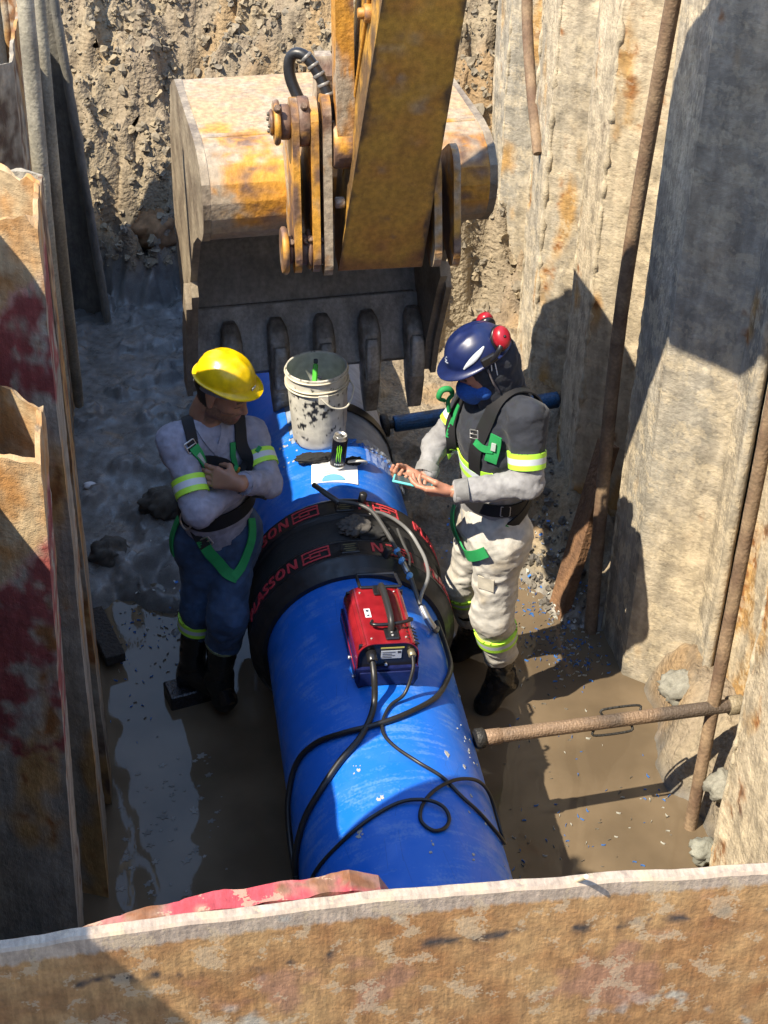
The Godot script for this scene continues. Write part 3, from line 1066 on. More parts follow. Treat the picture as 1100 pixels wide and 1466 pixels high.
func build_poles() -> void:
	var V := func(x, y, z): return Vector3(x, y, z)
	var brown := func(p: Vector3) -> Color: return mix3(Color(0.40, 0.28, 0.17), Color(0.2, 0.12, 0.075), 0.5 + nb.get_noise_3dv(p * 5.0)) * (1.0 + 0.3 * nc.get_noise_3dv(p))
	var pale := func(p: Vector3) -> Color: return mix3(Color(0.46, 0.42, 0.32), Color(0.26, 0.235, 0.18), 0.5 + 1.2 * nb.get_noise_3dv(p * Vector3(4, 1.5, 4))) * (1.0 + 0.3 * nc.get_noise_3dv(p))
	stick("steel_pole", "tall straight brown pole leaning on the right wall, foot in the mud", "pole", [V.call(1.92, 3.05, -5.36), V.call(1.89, 1.5, -5.46), V.call(1.86, -0.1, -5.26)], 0.030, brown, "poles along the walls")
	stick("steel_pole", "brown rod leaning in the recess right of the grey pile, foot on clay", "pole", [V.call(2.06, 2.6, -4.26), V.call(2.03, 1.3, -4.22), V.call(1.93, -0.08, -4.02)], 0.026, brown, "poles along the walls")
	stick("steel_pole", "short dark rod hanging from above beside the beige muddy pile", "pole", [V.call(1.97, 3.2, -7.75), V.call(1.93, 2.2, -7.55), V.call(1.9, 1.62, -7.0)], 0.028, brown, "poles along the walls")
	stick("wooden_pole", "thick pale pole along the left wall, the left of the pair", "pole", [V.call(-0.385, 2.95, -5.6), V.call(-0.40, 1.9, -5.45), V.call(-0.43, 0.3, -5.55)], 0.031, pale, "poles along the walls")
	stick("wooden_pole", "thin pale pole along the left wall, the right of the pair", "pole", [V.call(-0.385, 2.7, -6.35), V.call(-0.40, 1.7, -6.3), V.call(-0.43, 0.5, -6.75)], 0.026, pale, "poles along the walls")
	# timber
	var wood := func(p: Vector3) -> Color: return mix3(Color(0.30, 0.16, 0.08), Color(0.16, 0.085, 0.045), 0.5 + nb.get_noise_3dv(p * Vector3(8, 1.5, 8)))
	var m := M.new().bar(Vector3(1.74, -0.03, -5.42), Vector3(1.96, 0.80, -5.62), 0.05, 0.115, Vector3(0.3, 0.2, 1)).subdiv(0.03).paint(wood)
	single("timber_plank", m, mat("timber", Color.WHITE, 0.8, "grain", 3.0, "bump", 0.5, 0, true), "short brown timber plank leaning against the pole behind the worker", "plank")
	m = M.new().bar(Vector3(-0.40, 0.07, -5.62), Vector3(-0.30, 0.06, -5.28), 0.09, 0.05).subdiv(0.03).paint(func(p): return Color(0.05, 0.04, 0.035))
	single("timber_block", m, mats["timber"], "dark wet timber end jutting from the left piles at the water", "plank")
	m = M.new().box(Transform3D(Basis(Vector3.UP, 0.25), Vector3(0.04, 0.03, -5.07)), Vector3(0.26, 0.085, 0.12), 0.006).subdiv(0.04).paint(func(p): return Color(0.022, 0.022, 0.024))
	single("footing_block", m, mat("wet_block", Color.WHITE, 0.25, "grain", 4.0, "bump", 0.3, 0, true), "black wet block in the water under the boots of the yellow helmeted worker", "block")
	# braces
	var t := thing("pipe_brace", "blue painted tube brace with end plates between the pipe and the right wall", "brace", V.call(1.55, 0.40, -6.47))
	var a: Vector3 = V.call(1.07, 0.45, -6.45)
	var b: Vector3 = V.call(2.02, 0.51, -6.5)
	var d: Vector3 = (b - a).normalized()
	part("tube", M.new().cyl(a + d * 0.05, b - d * 0.05, 0.042, 20).subdiv(0.04).paint(func(p: Vector3) -> Color: return mix3(Color(0.015, 0.10, 0.26), Color(0.035, 0.06, 0.10), step_to(0.1, 0.4, nb.get_noise_3dv(p * 6.0)))), mat("brace_blue", Color.WHITE, 0.45, "grain", 5.0, "bump", 0.2, 0.2, true), t)
	part("end_plate", M.new().cyl(b - d * 0.02, b + d * 0.012, 0.055, 24), mat("dark_steel", Color(0.05, 0.048, 0.045), 0.55, "grain", 5.0, "bump", 0.3, 0.4), t)
	part("end_plate", M.new().cyl(a - d * 0.012, a + d * 0.02, 0.06, 24), mats["dark_steel"], t)
	part("screw", M.new().cyl(b - d * 0.12, b, 0.022, 14), mats["dark_steel"], t)
	part("screw", M.new().cyl(a, a + d * 0.12, 0.022, 14), mats["dark_steel"], t)
	t = thing("pipe_brace", "brown rusted tube brace with two wire handles, from pipe to right wall", "brace", V.call(1.55, 0.56, -4.05))
	a = V.call(1.03, 0.60, -4.02)
	b = V.call(2.10, 0.545, -4.13)
	d = (b - a).normalized()
	var rp := func(p: Vector3) -> Color: return mix3(Color(0.38, 0.26, 0.17), Color(0.17, 0.13, 0.10), step_to(-0.15, 0.3, nb.get_noise_3dv(p * 4.0) + 1.0 * (p.x - 1.6))) * (1.0 + 0.35 * nc.get_noise_3dv(p))
	part("tube", M.new().cyl(a + d * 0.03, b - d * 0.05, 0.027, 20).subdiv(0.04).paint(rp), mat("rusty_tube", Color.WHITE, 0.6, "speck", 5.0, "bump", 0.3, 0.2, true), t)
	part("collar", M.new().cyl(a + d * 0.03, a + d * 0.10, 0.030, 20).paint(func(p): return Color(0.42, 0.28, 0.18)), mats["rusty_tube"], t)
	part("foot", M.new().cyl(a, a + d * 0.035, 0.038, 20), mats["dark_steel"], t)
	part("foot", M.new().cyl(b - d * 0.06, b, 0.038, 20).subdiv(0.03).paint(func(p): return Color(0.4, 0.33, 0.22)), mats["rusty_tube"], t)
	var up := Vector3(0, 0.8, -0.6).normalized()
	for s in [1.0, -1.0]:
		var c0: Vector3 = a.lerp(b, 0.52) + d * (0.02 * s)
		var o: Vector3 = up * 0.046 * s
		var sd: Vector3 = up * 0.024 * s
		part("wire_handle", M.new().tube(spline([c0 - d * 0.075 + sd, c0 - d * 0.072 + o, c0 + d * 0.068 + o, c0 + d * 0.075 + sd], 24), 0.005, 8), mats["dark_steel"], t)
	var m2 := M.new().ball(Vector3(-0.41, 0.28, -6.6), Vector3(0.035, 0.02, 0.03), 6)
	m2.move(func(p: Vector3) -> Vector3: return p + Vector3(0.012 * nb.get_noise_3dv(p * 30.0), -0.17, 0))
	single("crumpled_paper", m2, mat("white_scrap", Color(0.6, 0.6, 0.62), 0.8), "small crumpled white scrap on the mud at the foot of the left poles", "litter")

# ---------------------------------------------------------------- excavator
func worn(yellow: float, dirt: float, sd := 0.0) -> Callable:
	return func(p: Vector3) -> Color:
		var a := na.get_noise_3dv(p * 2.6 + Vector3(sd, 0, 0))
		var b := nb.get_noise_3dv(p * 3.5 + Vector3(sd, 0, 0))
		var c := nc.get_noise_3dv(p * 1.2 + Vector3(sd, 0, 0))
		var q := mix3(Color(0.80, 0.39, 0.05), Color(0.50, 0.20, 0.04), 0.4 + a + 0.5 * c)
		q = mix3(q, Color(0.20, 0.115, 0.075), step_to(-0.1, 0.35, b + 0.5 * c + 0.5 - yellow))
		q = mix3(q, Color(0.46, 0.37, 0.26), step_to(0.0, 0.4, a * 0.7 - b * 0.5 + c * 0.4 + dirt - 0.4))
		return q * (1.0 + 0.3 * c)

func build_excavator() -> void:
	var t := thing("excavator", "worn yellow excavator arm with its wide bucket hanging over the pipe", "excavator", Vector3(0.72, 0.65, -5.79))
	var steel := mat("machine_paint", Color.WHITE, 0.55, "grain", 3.0, "bump", 0.12, 0.0, true)
	var bare := mat("bare_steel", Color.WHITE, 0.5, "grain", 4.0, "bump", 0.15, 0.35, true)
	var BX := Transform3D(Basis(Vector3.UP, deg_to_rad(4.0)), Vector3(0.72, 0, -5.79))
	var side := BX * Transform3D(Basis(Vector3(0, 0, 1), Vector3(0, 1, 0), Vector3(1, 0, 0)), Vector3.ZERO)
	var outer := [Vector2(0.43, 2.04), Vector2(0.49, 2.09), Vector2(0.515, 2.15), Vector2(0.52, 2.21), Vector2(0.505, 2.27), Vector2(0.46, 2.32), Vector2(0.39, 2.35), Vector2(0.31, 2.362), Vector2(0.0, 2.375), Vector2(-0.31, 2.365), Vector2(-0.50, 2.27), Vector2(-0.63, 2.02), Vector2(-0.68, 1.72), Vector2(-0.63, 1.44), Vector2(-0.52, 1.21), Vector2(-0.43, 1.02)]
	var prof: Array = outline(outer, 0.03)
	var shell_paint := func(p: Vector3) -> Color:
		var l := BX.affine_inverse() * p
		var q: Color = worn(0.68, 0.46, 3.0).call(p)
		var b := nb.get_noise_3dv(p * 3.0)
		if l.y > 2.3 and l.z < 0.40: q = mix3(q, Color(0.56, 0.43, 0.28), step_to(0.40, 0.24, l.z + b * 0.3) * 0.7)
		if l.z > 0.32: q = mix3(q, Color(0.35, 0.29, 0.22), step_to(2.17, 2.10, l.y + b * 0.08) * 0.8)
		if l.y < 2.0 or l.z < -0.42 or absf(l.z) < 0.41 and l.y < 2.35: q = mix3(Color(0.42, 0.39, 0.35), Color(0.25, 0.23, 0.20), 0.5 + b + 0.4 * nc.get_noise_3dv(p * Vector3(2, 0.4, 2)))
		return q
	var bucket := part("bucket", M.new().prism(side, prof, -0.545, 0.505, true).subdiv(0.035).paint(shell_paint), steel, t)
	# seam bar across the top and weld line inside
	part("seam", M.new().bar(BX * Vector3(-0.54, 2.377, 0.30), BX * Vector3(0.50, 2.377, 0.30), 0.03, 0.008).subdiv(0.05).paint(worn(0.5, 0.5)), steel, bucket)
	part("weld", M.new().tube([BX * Vector3(-0.53, 1.245, -0.515), BX * Vector3(0.49, 1.245, -0.515)], 0.010, 8).paint(func(p): return Color(0.30, 0.28, 0.25)), bare, bucket)
	# side plates
	var sp := [Vector2(0.43, 2.02), Vector2(0.50, 2.085), Vector2(0.53, 2.15), Vector2(0.535, 2.21), Vector2(0.52, 2.28), Vector2(0.47, 2.335), Vector2(0.40, 2.365), Vector2(0.31, 2.38), Vector2(-0.31, 2.385), Vector2(-0.51, 2.29), Vector2(-0.65, 2.02), Vector2(-0.70, 1.72), Vector2(-0.65, 1.43), Vector2(-0.54, 1.20), Vector2(-0.44, 0.93), Vector2(-0.33, 0.93), Vector2(-0.30, 1.10), Vector2(-0.16, 1.42), Vector2(-0.10, 1.52), Vector2(-0.13, 1.58), Vector2(0.10, 1.86), Vector2(0.28, 1.97)]
	var spaint := func(p: Vector3) -> Color:
		var b := nb.get_noise_3dv(p * 3.0)
		var q := mix3(Color(0.45, 0.37, 0.26), Color(0.22, 0.17, 0.12), 0.5 + b * 1.2 + 0.4 * nc.get_noise_3dv(p))
		return mix3(q, Color(0.24, 0.21, 0.175), step_to(1.5, 1.1, p.y + b * 0.3) * 0.8)
	for s in [-1.0, 1.0]:
		part("side_plate", M.new().prism(side, sp, 0.545 * s - (0.04 if s > 0 else 0.0), 0.575 * s - (0.04 if s > 0 else 0.0)).subdiv(0.04).paint(spaint), steel, bucket)
	part("side_cutter", M.new().prism(side, [Vector2(-0.45, 0.92), Vector2(-0.31, 0.92), Vector2(-0.26, 1.12), Vector2(-0.11, 1.46), Vector2(-0.16, 1.56), Vector2(-0.36, 1.25)], -0.60, -0.575).subdiv(0.04).paint(spaint), steel, bucket)
	part("side_cutter", M.new().prism(side, [Vector2(-0.45, 0.92), Vector2(-0.31, 0.92), Vector2(-0.26, 1.12), Vector2(-0.11, 1.46), Vector2(-0.16, 1.56), Vector2(-0.36, 1.25)], 0.535, 0.56).subdiv(0.04).paint(spaint), steel, bucket)
	# lip with scalloped edge between the teeth
	var lip := M.new().prism(side, [Vector2(-0.55, 1.23), Vector2(-0.50, 1.25), Vector2(-0.375, 0.98), Vector2(-0.395, 0.955), Vector2(-0.44, 0.965)], -0.545, 0.505)
	var dark := func(p: Vector3) -> Color: return mix3(Color(0.45, 0.43, 0.40), Color(0.24, 0.22, 0.20), 0.5 + 1.1 * nb.get_noise_3dv(p * Vector3(7, 2, 7)))
	part("lip", lip.subdiv(0.035).paint(dark), bare, bucket)
	var tooth_paint := func(p: Vector3) -> Color: return mix3(Color(0.44, 0.41, 0.37), Color(0.20, 0.175, 0.145), 0.45 + 1.3 * nb.get_noise_3dv(p * 9.0))
	for k in 5:
		var lx := -0.38 + 0.213 * k
		var c := BX * Transform3D(Basis(), Vector3(lx, 0, 0))
		# adapter: a rounded nose welded over the lip
		var ad := M.new()
		var pr := [[-0.45, 1.20, 0.026, 0.018], [-0.425, 1.17, 0.044, 0.035], [-0.395, 1.12, 0.049, 0.05], [-0.375, 1.0, 0.049, 0.058], [-0.375, 0.91, 0.045, 0.052], [-0.375, 0.895, 0.039, 0.045]]
		_loft(ad, c, pr)
		var tooth := part("tooth", ad.subdiv(0.03).paint(tooth_paint), bare, bucket)
		var tip := M.new()
		_loft(tip, c, [[-0.375, 0.91, 0.043, 0.047], [-0.37, 0.88, 0.045, 0.05], [-0.365, 0.82, 0.041, 0.036], [-0.355, 0.77, 0.037, 0.02], [-0.35, 0.725, 0.032, 0.008]])
		part("tip", tip.subdiv(0.03).paint(tooth_paint), bare, bucket)
		var wear := M.new()
		_loft(wear, c, [[-0.345, 1.11, 0.024, 0.015], [-0.335, 1.09, 0.032, 0.025], [-0.315, 0.99, 0.034, 0.022], [-0.318, 0.91, 0.03, 0.014]])
		part("wear_pad", wear.subdiv(0.03).paint(func(p: Vector3) -> Color: return mix3(Color(0.62, 0.61, 0.58), Color(0.34, 0.33, 0.31), 0.5 + 1.2 * nb.get_noise_3dv(p * Vector3(12, 3, 12)))), bare, tooth)
	# ears on the bucket with their bosses and bolts
	var EX := Transform3D(Basis(Vector3(0, 0, 1), Vector3(0, 1, 0), Vector3(1, 0, 0)), Vector3.ZERO)
	var link_paint := worn(0.3, 0.45, 9.0)
	var lowp := Vector2(-5.0, 2.12)
	var upp := Vector2(-5.05, 2.575)
	var root := Vector2(-5.42, 2.22)
	for e in [[0.488, 0.512], [0.552, 0.578]]:
		part("ear_plate", M.new().prism(EX, _slot(lowp, upp, 0.082, 0.082, root), e[0], e[1]).subdiv(0.03).paint(link_paint), steel, t)
	for e in [[0.985, 1.012], [1.055, 1.08]]:
		part("ear_plate", M.new().prism(EX, _slot(lowp, upp - Vector2(0.02, 0.2), 0.085, 0.085, root), e[0], e[1]).subdiv(0.03).paint(link_paint), steel, t)
	var boss := func(x0: float, x1: float, c: Vector2, r: float, col: Callable, bolts: int) -> void:
		var b := part("pin_boss", M.new().cyl(Vector3(x0, c.y, c.x), Vector3(x1, c.y, c.x), r, 28, 0.006).subdiv(0.03).paint(col), steel, t)
		for k in bolts:
			var an := 0.9 + k * 2.1
			var o := Vector3((x0 + x1) * 0.5, c.y + sin(an) * (r - 0.004), c.x + cos(an) * (r - 0.004))
			part("bolt", M.new().cyl(o, o + Vector3(0, sin(an), cos(an)) * 0.02, 0.013, 6, 0.002).paint(func(p): return Color(0.2, 0.13, 0.09)), bare, b)
	var rusty := worn(0.15, 0.3, 21.0)
	boss.call(0.418, 0.432, upp, 0.045, rusty, 0)
	boss.call(0.432, 0.452, upp, 0.078, link_paint, 1)
	boss.call(0.452, 0.488, upp, 0.060, rusty, 0)
	boss.call(0.512, 0.552, upp, 0.085, rusty, 2)
	boss.call(0.445, 0.468, lowp, 0.085, link_paint, 0)
	boss.call(0.468, 0.488, lowp, 0.05, rusty, 1)
	boss.call(0.512, 0.552, lowp, 0.055, rusty, 1)
	boss.call(0.535, 0.553, lowp, 0.072, rusty, 1)
	boss.call(0.578, 0.61, lowp, 0.058, rusty, 1)
	for an in [0.0, 1.6, 3.1, 4.7]:
		var q := Vector3(0.410, upp.y + sin(an) * 0.03, upp.x + cos(an) * 0.03)
		part("cover_screw", M.new().cyl(q, q + Vector3(0.01, 0, 0), 0.007, 8, 0.002).paint(func(p): return Color(0.16, 0.13, 0.1)), bare, t)
	# long link beside the arm and cylinder rod end
	var link := M.new().prism(EX, _slot(Vector2(-4.985, 2.09), Vector2(-5.04, 2.60), 0.062, 0.07, Vector2(-5.08, 2.35)), 0.592, 0.622)
	part("link_plate", link.subdiv(0.03).paint(worn(0.3, 0.45, 5.0)), steel, t)
	var rc := Vector2(-5.0, 2.505)
	boss.call(0.628, 0.700, rc, 0.080, rusty, 0)
	var rod := M.new().prism(EX, [Vector2(rc.x - 0.06, rc.y + 0.03), Vector2(rc.x + 0.06, rc.y), Vector2(rc.x + 0.055, 3.3), Vector2(rc.x + 0.05, 3.45), Vector2(rc.x - 0.05, 3.45), Vector2(rc.x - 0.05, 3.3)], 0.640, 0.700)
	part("bucket_rod", rod.subdiv(0.05).move(func(p: Vector3) -> Vector3: return p + Vector3(-0.02 * (p.y - 2.5), 0, 0)).paint(worn(0.75, 0.25, 2.0)), steel, t)
	part("nut", M.new().cyl(Vector3(0.635, 2.30, -4.985), Vector3(0.67, 2.30, -4.985), 0.02, 6).paint(func(p): return Color(0.4, 0.37, 0.33)), bare, t)
	# hydraulic hose loop
	var hose := mat("hose_black", Color(0.02, 0.02, 0.021), 0.4, "grain", 8.0)
	var hp := spline([Vector3(0.57, 2.50, -5.08), Vector3(0.55, 2.58, -5.08), Vector3(0.50, 2.70, -5.12), Vector3(0.505, 2.775, -5.13), Vector3(0.55, 2.78, -5.11), Vector3(0.60, 2.71, -5.08), Vector3(0.628, 2.63, -5.05), Vector3(0.632, 2.57, -5.04)], 50)
	part("hose", M.new().tube(hp, 0.020, 12), hose, t)
	for k in [30, 33, 36, 39, 42]:
		var dd: Vector3 = (hp[k + 1] - hp[k]).normalized()
		part("hose_band", M.new().cyl(hp[k] - dd * 0.006, hp[k] + dd * 0.006, 0.0225, 14, 0.002).paint(func(p): return Color(0.28, 0.27, 0.25)), bare, t)
	part("hose_fitting", M.new().cyl(Vector3(0.632, 2.58, -5.04), Vector3(0.634, 2.51, -5.02), 0.024, 12).paint(func(p): return Color(0.24, 0.19, 0.14)), bare, t)
	part("lifting_lug", M.new().prism(EX, [Vector2(-5.60, 2.34), Vector2(-5.44, 2.34), Vector2(-5.42, 2.60), Vector2(-5.46, 2.66), Vector2(-5.52, 2.66), Vector2(-5.55, 2.60)], 0.625, 0.685).subdiv(0.03).paint(worn(0.2, 0.75, 6.0)), steel, t)
	# the arm: a box beam leaning towards the camera and a little to the right as it rises, narrower above
	var shear := func(p: Vector3) -> Vector3:
		var u := p.y - 2.04
		return Vector3(0.804 + 0.042 * u + p.x * (1.0 - 0.145 * clampf(u, 0.0, 1.4)), p.y, p.z)
	var arm_paint := func(p: Vector3) -> Color:
		var q: Color = worn(0.95, 0.06, 1.0).call(p)
		var b := nb.get_noise_3dv(p * 4.0)
		var u := p.y - 2.04
		var edge := absf(absf((p.x - 0.804 - 0.042 * u) / (1.0 - 0.145 * clampf(u, 0.0, 1.4))) - 0.153)
		q = mix3(q, Color(0.68, 0.36, 0.05), 0.6 + b)
		q = mix3(q, Color(0.06, 0.05, 0.04), step_to(0.016, 0.004, edge + 0.025 * b + 0.01 * nc.get_noise_3dv(p * 2.0)) * 0.8)
		q = mix3(q, Color(0.28, 0.11, 0.04), step_to(2.14, 2.05, p.y + 0.1 * b) * 0.7)
		q = q * (1.0 + 0.25 * nb.get_noise_3dv(p * Vector3(5.0, 1.5, 5.0)))
		return q
	var armp := [Vector2(-5.015, 2.045), Vector2(-5.03, 2.015), Vector2(-5.15, 2.02), Vector2(-5.22, 2.12), Vector2(-5.24, 2.5), Vector2(-5.05, 3.1), Vector2(-4.35, 4.8), Vector2(-3.88, 4.8)]
	part("arm", M.new().prism(EX, armp, -0.146, 0.146).subdiv(0.05).move(shear).paint(arm_paint), steel, t)
	var flat := M.new().prism(EX, [Vector2(-5.0, 2.03), Vector2(-5.018, 2.02), Vector2(-3.885, 4.8), Vector2(-3.865, 4.8)], -0.153, 0.153)
	part("arm_front_plate", flat.subdiv(0.04).move(shear).paint(arm_paint), steel, t)
	part("arm_side_seam", M.new().bar(Vector3(0.682, 2.35, -5.10), Vector3(0.722, 3.2, -4.72), 0.012, 0.012).paint(worn(0.95, 0.1)), steel, t)
	part("arm_bolt", M.new().cyl(Vector3(0.68, 3.02, -4.78), Vector3(0.735, 3.02, -4.78), 0.018, 6).paint(worn(0.9, 0.1)), steel, t)
	part("arm_bolt_seat", M.new().cyl(Vector3(0.70, 3.02, -4.78), Vector3(0.735, 3.02, -4.78), 0.03, 16).paint(worn(0.9, 0.1)), steel, t)
	# boom above the frame, carrying the arm
	part("boom", M.new().bar(Vector3(0.95, 3.72, -4.60), Vector3(0.9, 6.4, -1.9), 0.42, 0.66).subdiv(0.3).paint(worn(0.9, 0.1, 4.0)), steel, t)

func _slot(a: Vector2, b: Vector2, ra: float, rb: float, via: Vector2) -> Array:
	var pts := PackedVector2Array()
	for i in 20:
		var d := Vector2.from_angle(TAU * i / 20.0)
		pts.push_back(a + d * ra)
		pts.push_back(b + d * rb)
		pts.push_back(via + d * 0.03)
	var h := Geometry2D.convex_hull(pts)
	h.remove_at(h.size() - 1)
	return Array(h)

# a lofted bar along local y: rows of [z, y, half width, half thickness]
func _loft(m: M, x: Transform3D, rows: Array) -> void:
	var st := m.v.size()
	var rings := []
	for r in rows:
		var ring := []
		for k in 12:
			var a := TAU * k / 12 + PI / 12
			var cx := signf(cos(a)) * pow(absf(cos(a)), 0.55)
			var cz := signf(sin(a)) * pow(absf(sin(a)), 0.55)
			ring.push_back(x * Vector3(cx * r[2], r[1], r[0] + cz * r[3]))
		rings.push_back(ring)
	for i in rings.size() - 1:
		for k in 12:
			var k2 := (k + 1) % 12
			m.quad(rings[i][k], rings[i][k2], rings[i + 1][k2], rings[i + 1][k], 1)
	for k in range(1, 11):
		m.tri(rings[0][0], rings[0][k + 1], rings[0][k], 2)
		var e: int = rings.size() - 1
		m.tri(rings[e][0], rings[e][k], rings[e][k + 1], 3)
	m.fix(st)

# ---------------------------------------------------------------- pipe and coupler
const PC := Vector2(0.686, 0.473)
const PR := 0.355

func on_pipe(deg: float, z: float, r: float) -> Vector3:
	return Vector3(PC.x + cos(deg_to_rad(deg)) * r, PC.y + sin(deg_to_rad(deg)) * r, z)

func along_z() -> Transform3D:   # lathe height runs along z
	return Transform3D(Basis(Vector3(1, 0, 0), Vector3(0, 0, 1), Vector3(0, 1, 0)), Vector3(PC.x, PC.y, 0))

func pipe_skin(z0: float, z1: float, r: float, open_f = null) -> ArrayMesh:
	# cylinder wall with u along the pipe for the scratches; open_f(deg, z) true where the skin is peeled away
	var n := 120
	var nz := int(absf(z1 - z0) / 0.025)
	var st := SurfaceTool.new()
	st.begin(Mesh.PRIMITIVE_TRIANGLES)
	for j in nz:
		for i in n:
			var q := []
			for k in [[0, 0], [1, 0], [1, 1], [0, 1]]:
				q.push_back(Vector2((i + k[0]) * 360.0 / n, lerpf(z0, z1, float(j + k[1]) / nz)))
			if open_f != null and open_f.call(q[0].x, q[0].y): continue
			for k in [0, 1, 2, 0, 2, 3]:
				var a := deg_to_rad(q[k].x)
				st.set_uv(Vector2(q[k].y * 0.8, q[k].x / 360.0 * 1.8))
				st.set_normal(Vector3(cos(a), sin(a), 0))
				st.add_vertex(on_pipe(q[k].x, q[k].y, r))
	st.index()
	return st.commit()

func build_pipe() -> void:
	var t := thing("pipe", "large bright blue plastic pipe lying along the trench", "pipe", Vector3(PC.x, PC.y - PR, -4.0))
	var blue := mat("blue_pipe", Color(0.010, 0.165, 0.74), 0.34)
	blue.albedo_texture = tex.scratch
	blue.roughness_texture = tex.gloss
	blue.roughness = 1.0
	over(blue, "scuff", "dust")
	var m := M.new().lathe(along_z(), [Vector2(0.315, -1.0), Vector2(PR - 0.004, -1.0), Vector2(PR - 0.004, -9.3), Vector2(0.315, -9.3), Vector2(0.315, -1.0)], 96, TAU, true)
	part("core", m, mat("pipe_core", Color(0.27, 0.33, 0.44), 0.55, "soft", 3.0, "bump", 0.15), t)
	var peel := func(deg: float, z: float) -> bool:
		var lim := -5.76 + 0.03 * nb.get_noise_2d(deg * 0.12, 3.0) - 0.012 * sin(deg * 0.3)
		if deg > 112.0 + 3.0 * nb.get_noise_2d(z * 6.0, 1.0): lim = -9.0
		if deg > 200.0: lim = -9.0
		return z < lim
	var o := hang("skin", pipe_skin(-1.0, -9.2, PR, peel), blue, t)
	o.position = -world_of(t)
	# dried mud and pale scuffs on the skin
	var sc := M.new()
	var r2 := RandomNumberGenerator.new()
	r2.seed = 5
	for s in [[58, -3.78, 0.006, 4], [112, -3.72, 0.012, 6], [118, -3.45, 0.012, 7], [105, -3.55, 0.01, 3], [24, -3.3, 0.02, 3], [60, -3.3, 0.01, 3], [30, -3.9, 0.12, 14], [22, -3.5, 0.12, 16], [24, -4.15, 0.1, 8], [124, -5.78, 0.04, 9], [118, -5.68, 0.03, 5], [64, -3.62, 0.01, 3], [80, -3.32, 0.02, 3]]:
		for k in s[3]:
			var dg: float = s[0] + r2.randfn() * s[2] * 120.0
			var z: float = s[1] + r2.randfn() * s[2]
			var c := on_pipe(dg, z, PR + 0.0006)
			var nn := on_pipe(dg, 0, 1.0) - on_pipe(dg, 0, 0.0)
			var rr := r2.randf_range(0.002, 0.008)
			var ol := []
			for i in 9: ol.push_back(Vector2.from_angle(TAU * i / 9) * rr * r2.randf_range(0.5, 1.2) * Vector2(1, r2.randf_range(0.8, 1.6)))
			sc.prism(Transform3D(Basis(nn.cross(Vector3(0, 0, 1)), Vector3(0, 0, 1), nn), c), ol, -0.001, 0.0012)
	var spl := part("mud_splashes", sc, mat("splash", Color(0.34, 0.34, 0.31), 0.9), t)
	spl.set_meta("kind", "stuff")
	# torn edge of the skin, curling up
	var curl := M.new()
	for i in 34:
		var d0 := 20.0 + i * 2.7
		if rng.randf() < 0.25: continue
		var z := -5.755 + 0.03 * nb.get_noise_2d(d0 * 0.12, 3.0) - 0.012 * sin(d0 * 0.3)
		var h := rng.randf_range(0.002, 0.009)
		var pts := []
		for k in 4: pts.push_back(on_pipe(d0 + rng.randf_range(-1.0, 1.0) * k, z - 0.006 * k + 0.012, PR + h * k * k / 9.0 + 0.001))
		curl.tube(pts, [0.005, 0.005, 0.004, 0.002], 6, 1, true, 2.4)
	var torn := part("torn_edge", curl, mat("torn_blue", Color(0.02, 0.17, 0.62), 0.5), t)
	torn.set_meta("kind", "stuff")
	# black band round the pipe beyond the pail
	single("rubber_band", M.new().lathe(along_z(), [Vector2(PR, -6.11), Vector2(PR + 0.008, -6.11), Vector2(PR + 0.008, -6.04), Vector2(PR, -6.04), Vector2(PR, -6.11)], 40, 1.75, true), mat("rubber", Color(0.015, 0.015, 0.017), 0.55, "grain", 6.0), "black flat band round the pipe behind the white pail", "band")
	build_coupler()

func bend_text(txt: String, deg: float, z: float, h: float, r: float, dir: float) -> ArrayMesh:
	var tm := TextMesh.new()
	var f := SystemFont.new()
	f.font_names = PackedStringArray(["Droid Sans"])
	f.font_weight = 700
	tm.font = f
	tm.font_size = 64
	tm.pixel_size = h / 46.0
	tm.depth = 0.004
	tm.text = txt
	tm.curve_step = 1.0
	return bend_mesh(tm.surface_get_arrays(0), deg, z, r, dir)

func bend_mesh(arr: Array, deg: float, z: float, r: float, dir: float) -> ArrayMesh:
	var vs: PackedVector3Array = arr[Mesh.ARRAY_VERTEX]
	var idx: PackedInt32Array = arr[Mesh.ARRAY_INDEX] if arr[Mesh.ARRAY_INDEX] != null else PackedInt32Array(range(vs.size()))
	var m := M.new()
	var bent := PackedVector3Array()
	for p in vs:
		var a := deg - dir * rad_to_deg(p.x / r)
		bent.push_back(on_pipe(a, z - dir * p.y, r + 0.0015 + p.z))
	for i in range(0, idx.size(), 3):
		m.tri(bent[idx[i]], bent[idx[i + 1]], bent[idx[i + 2]])
	return m.mesh()

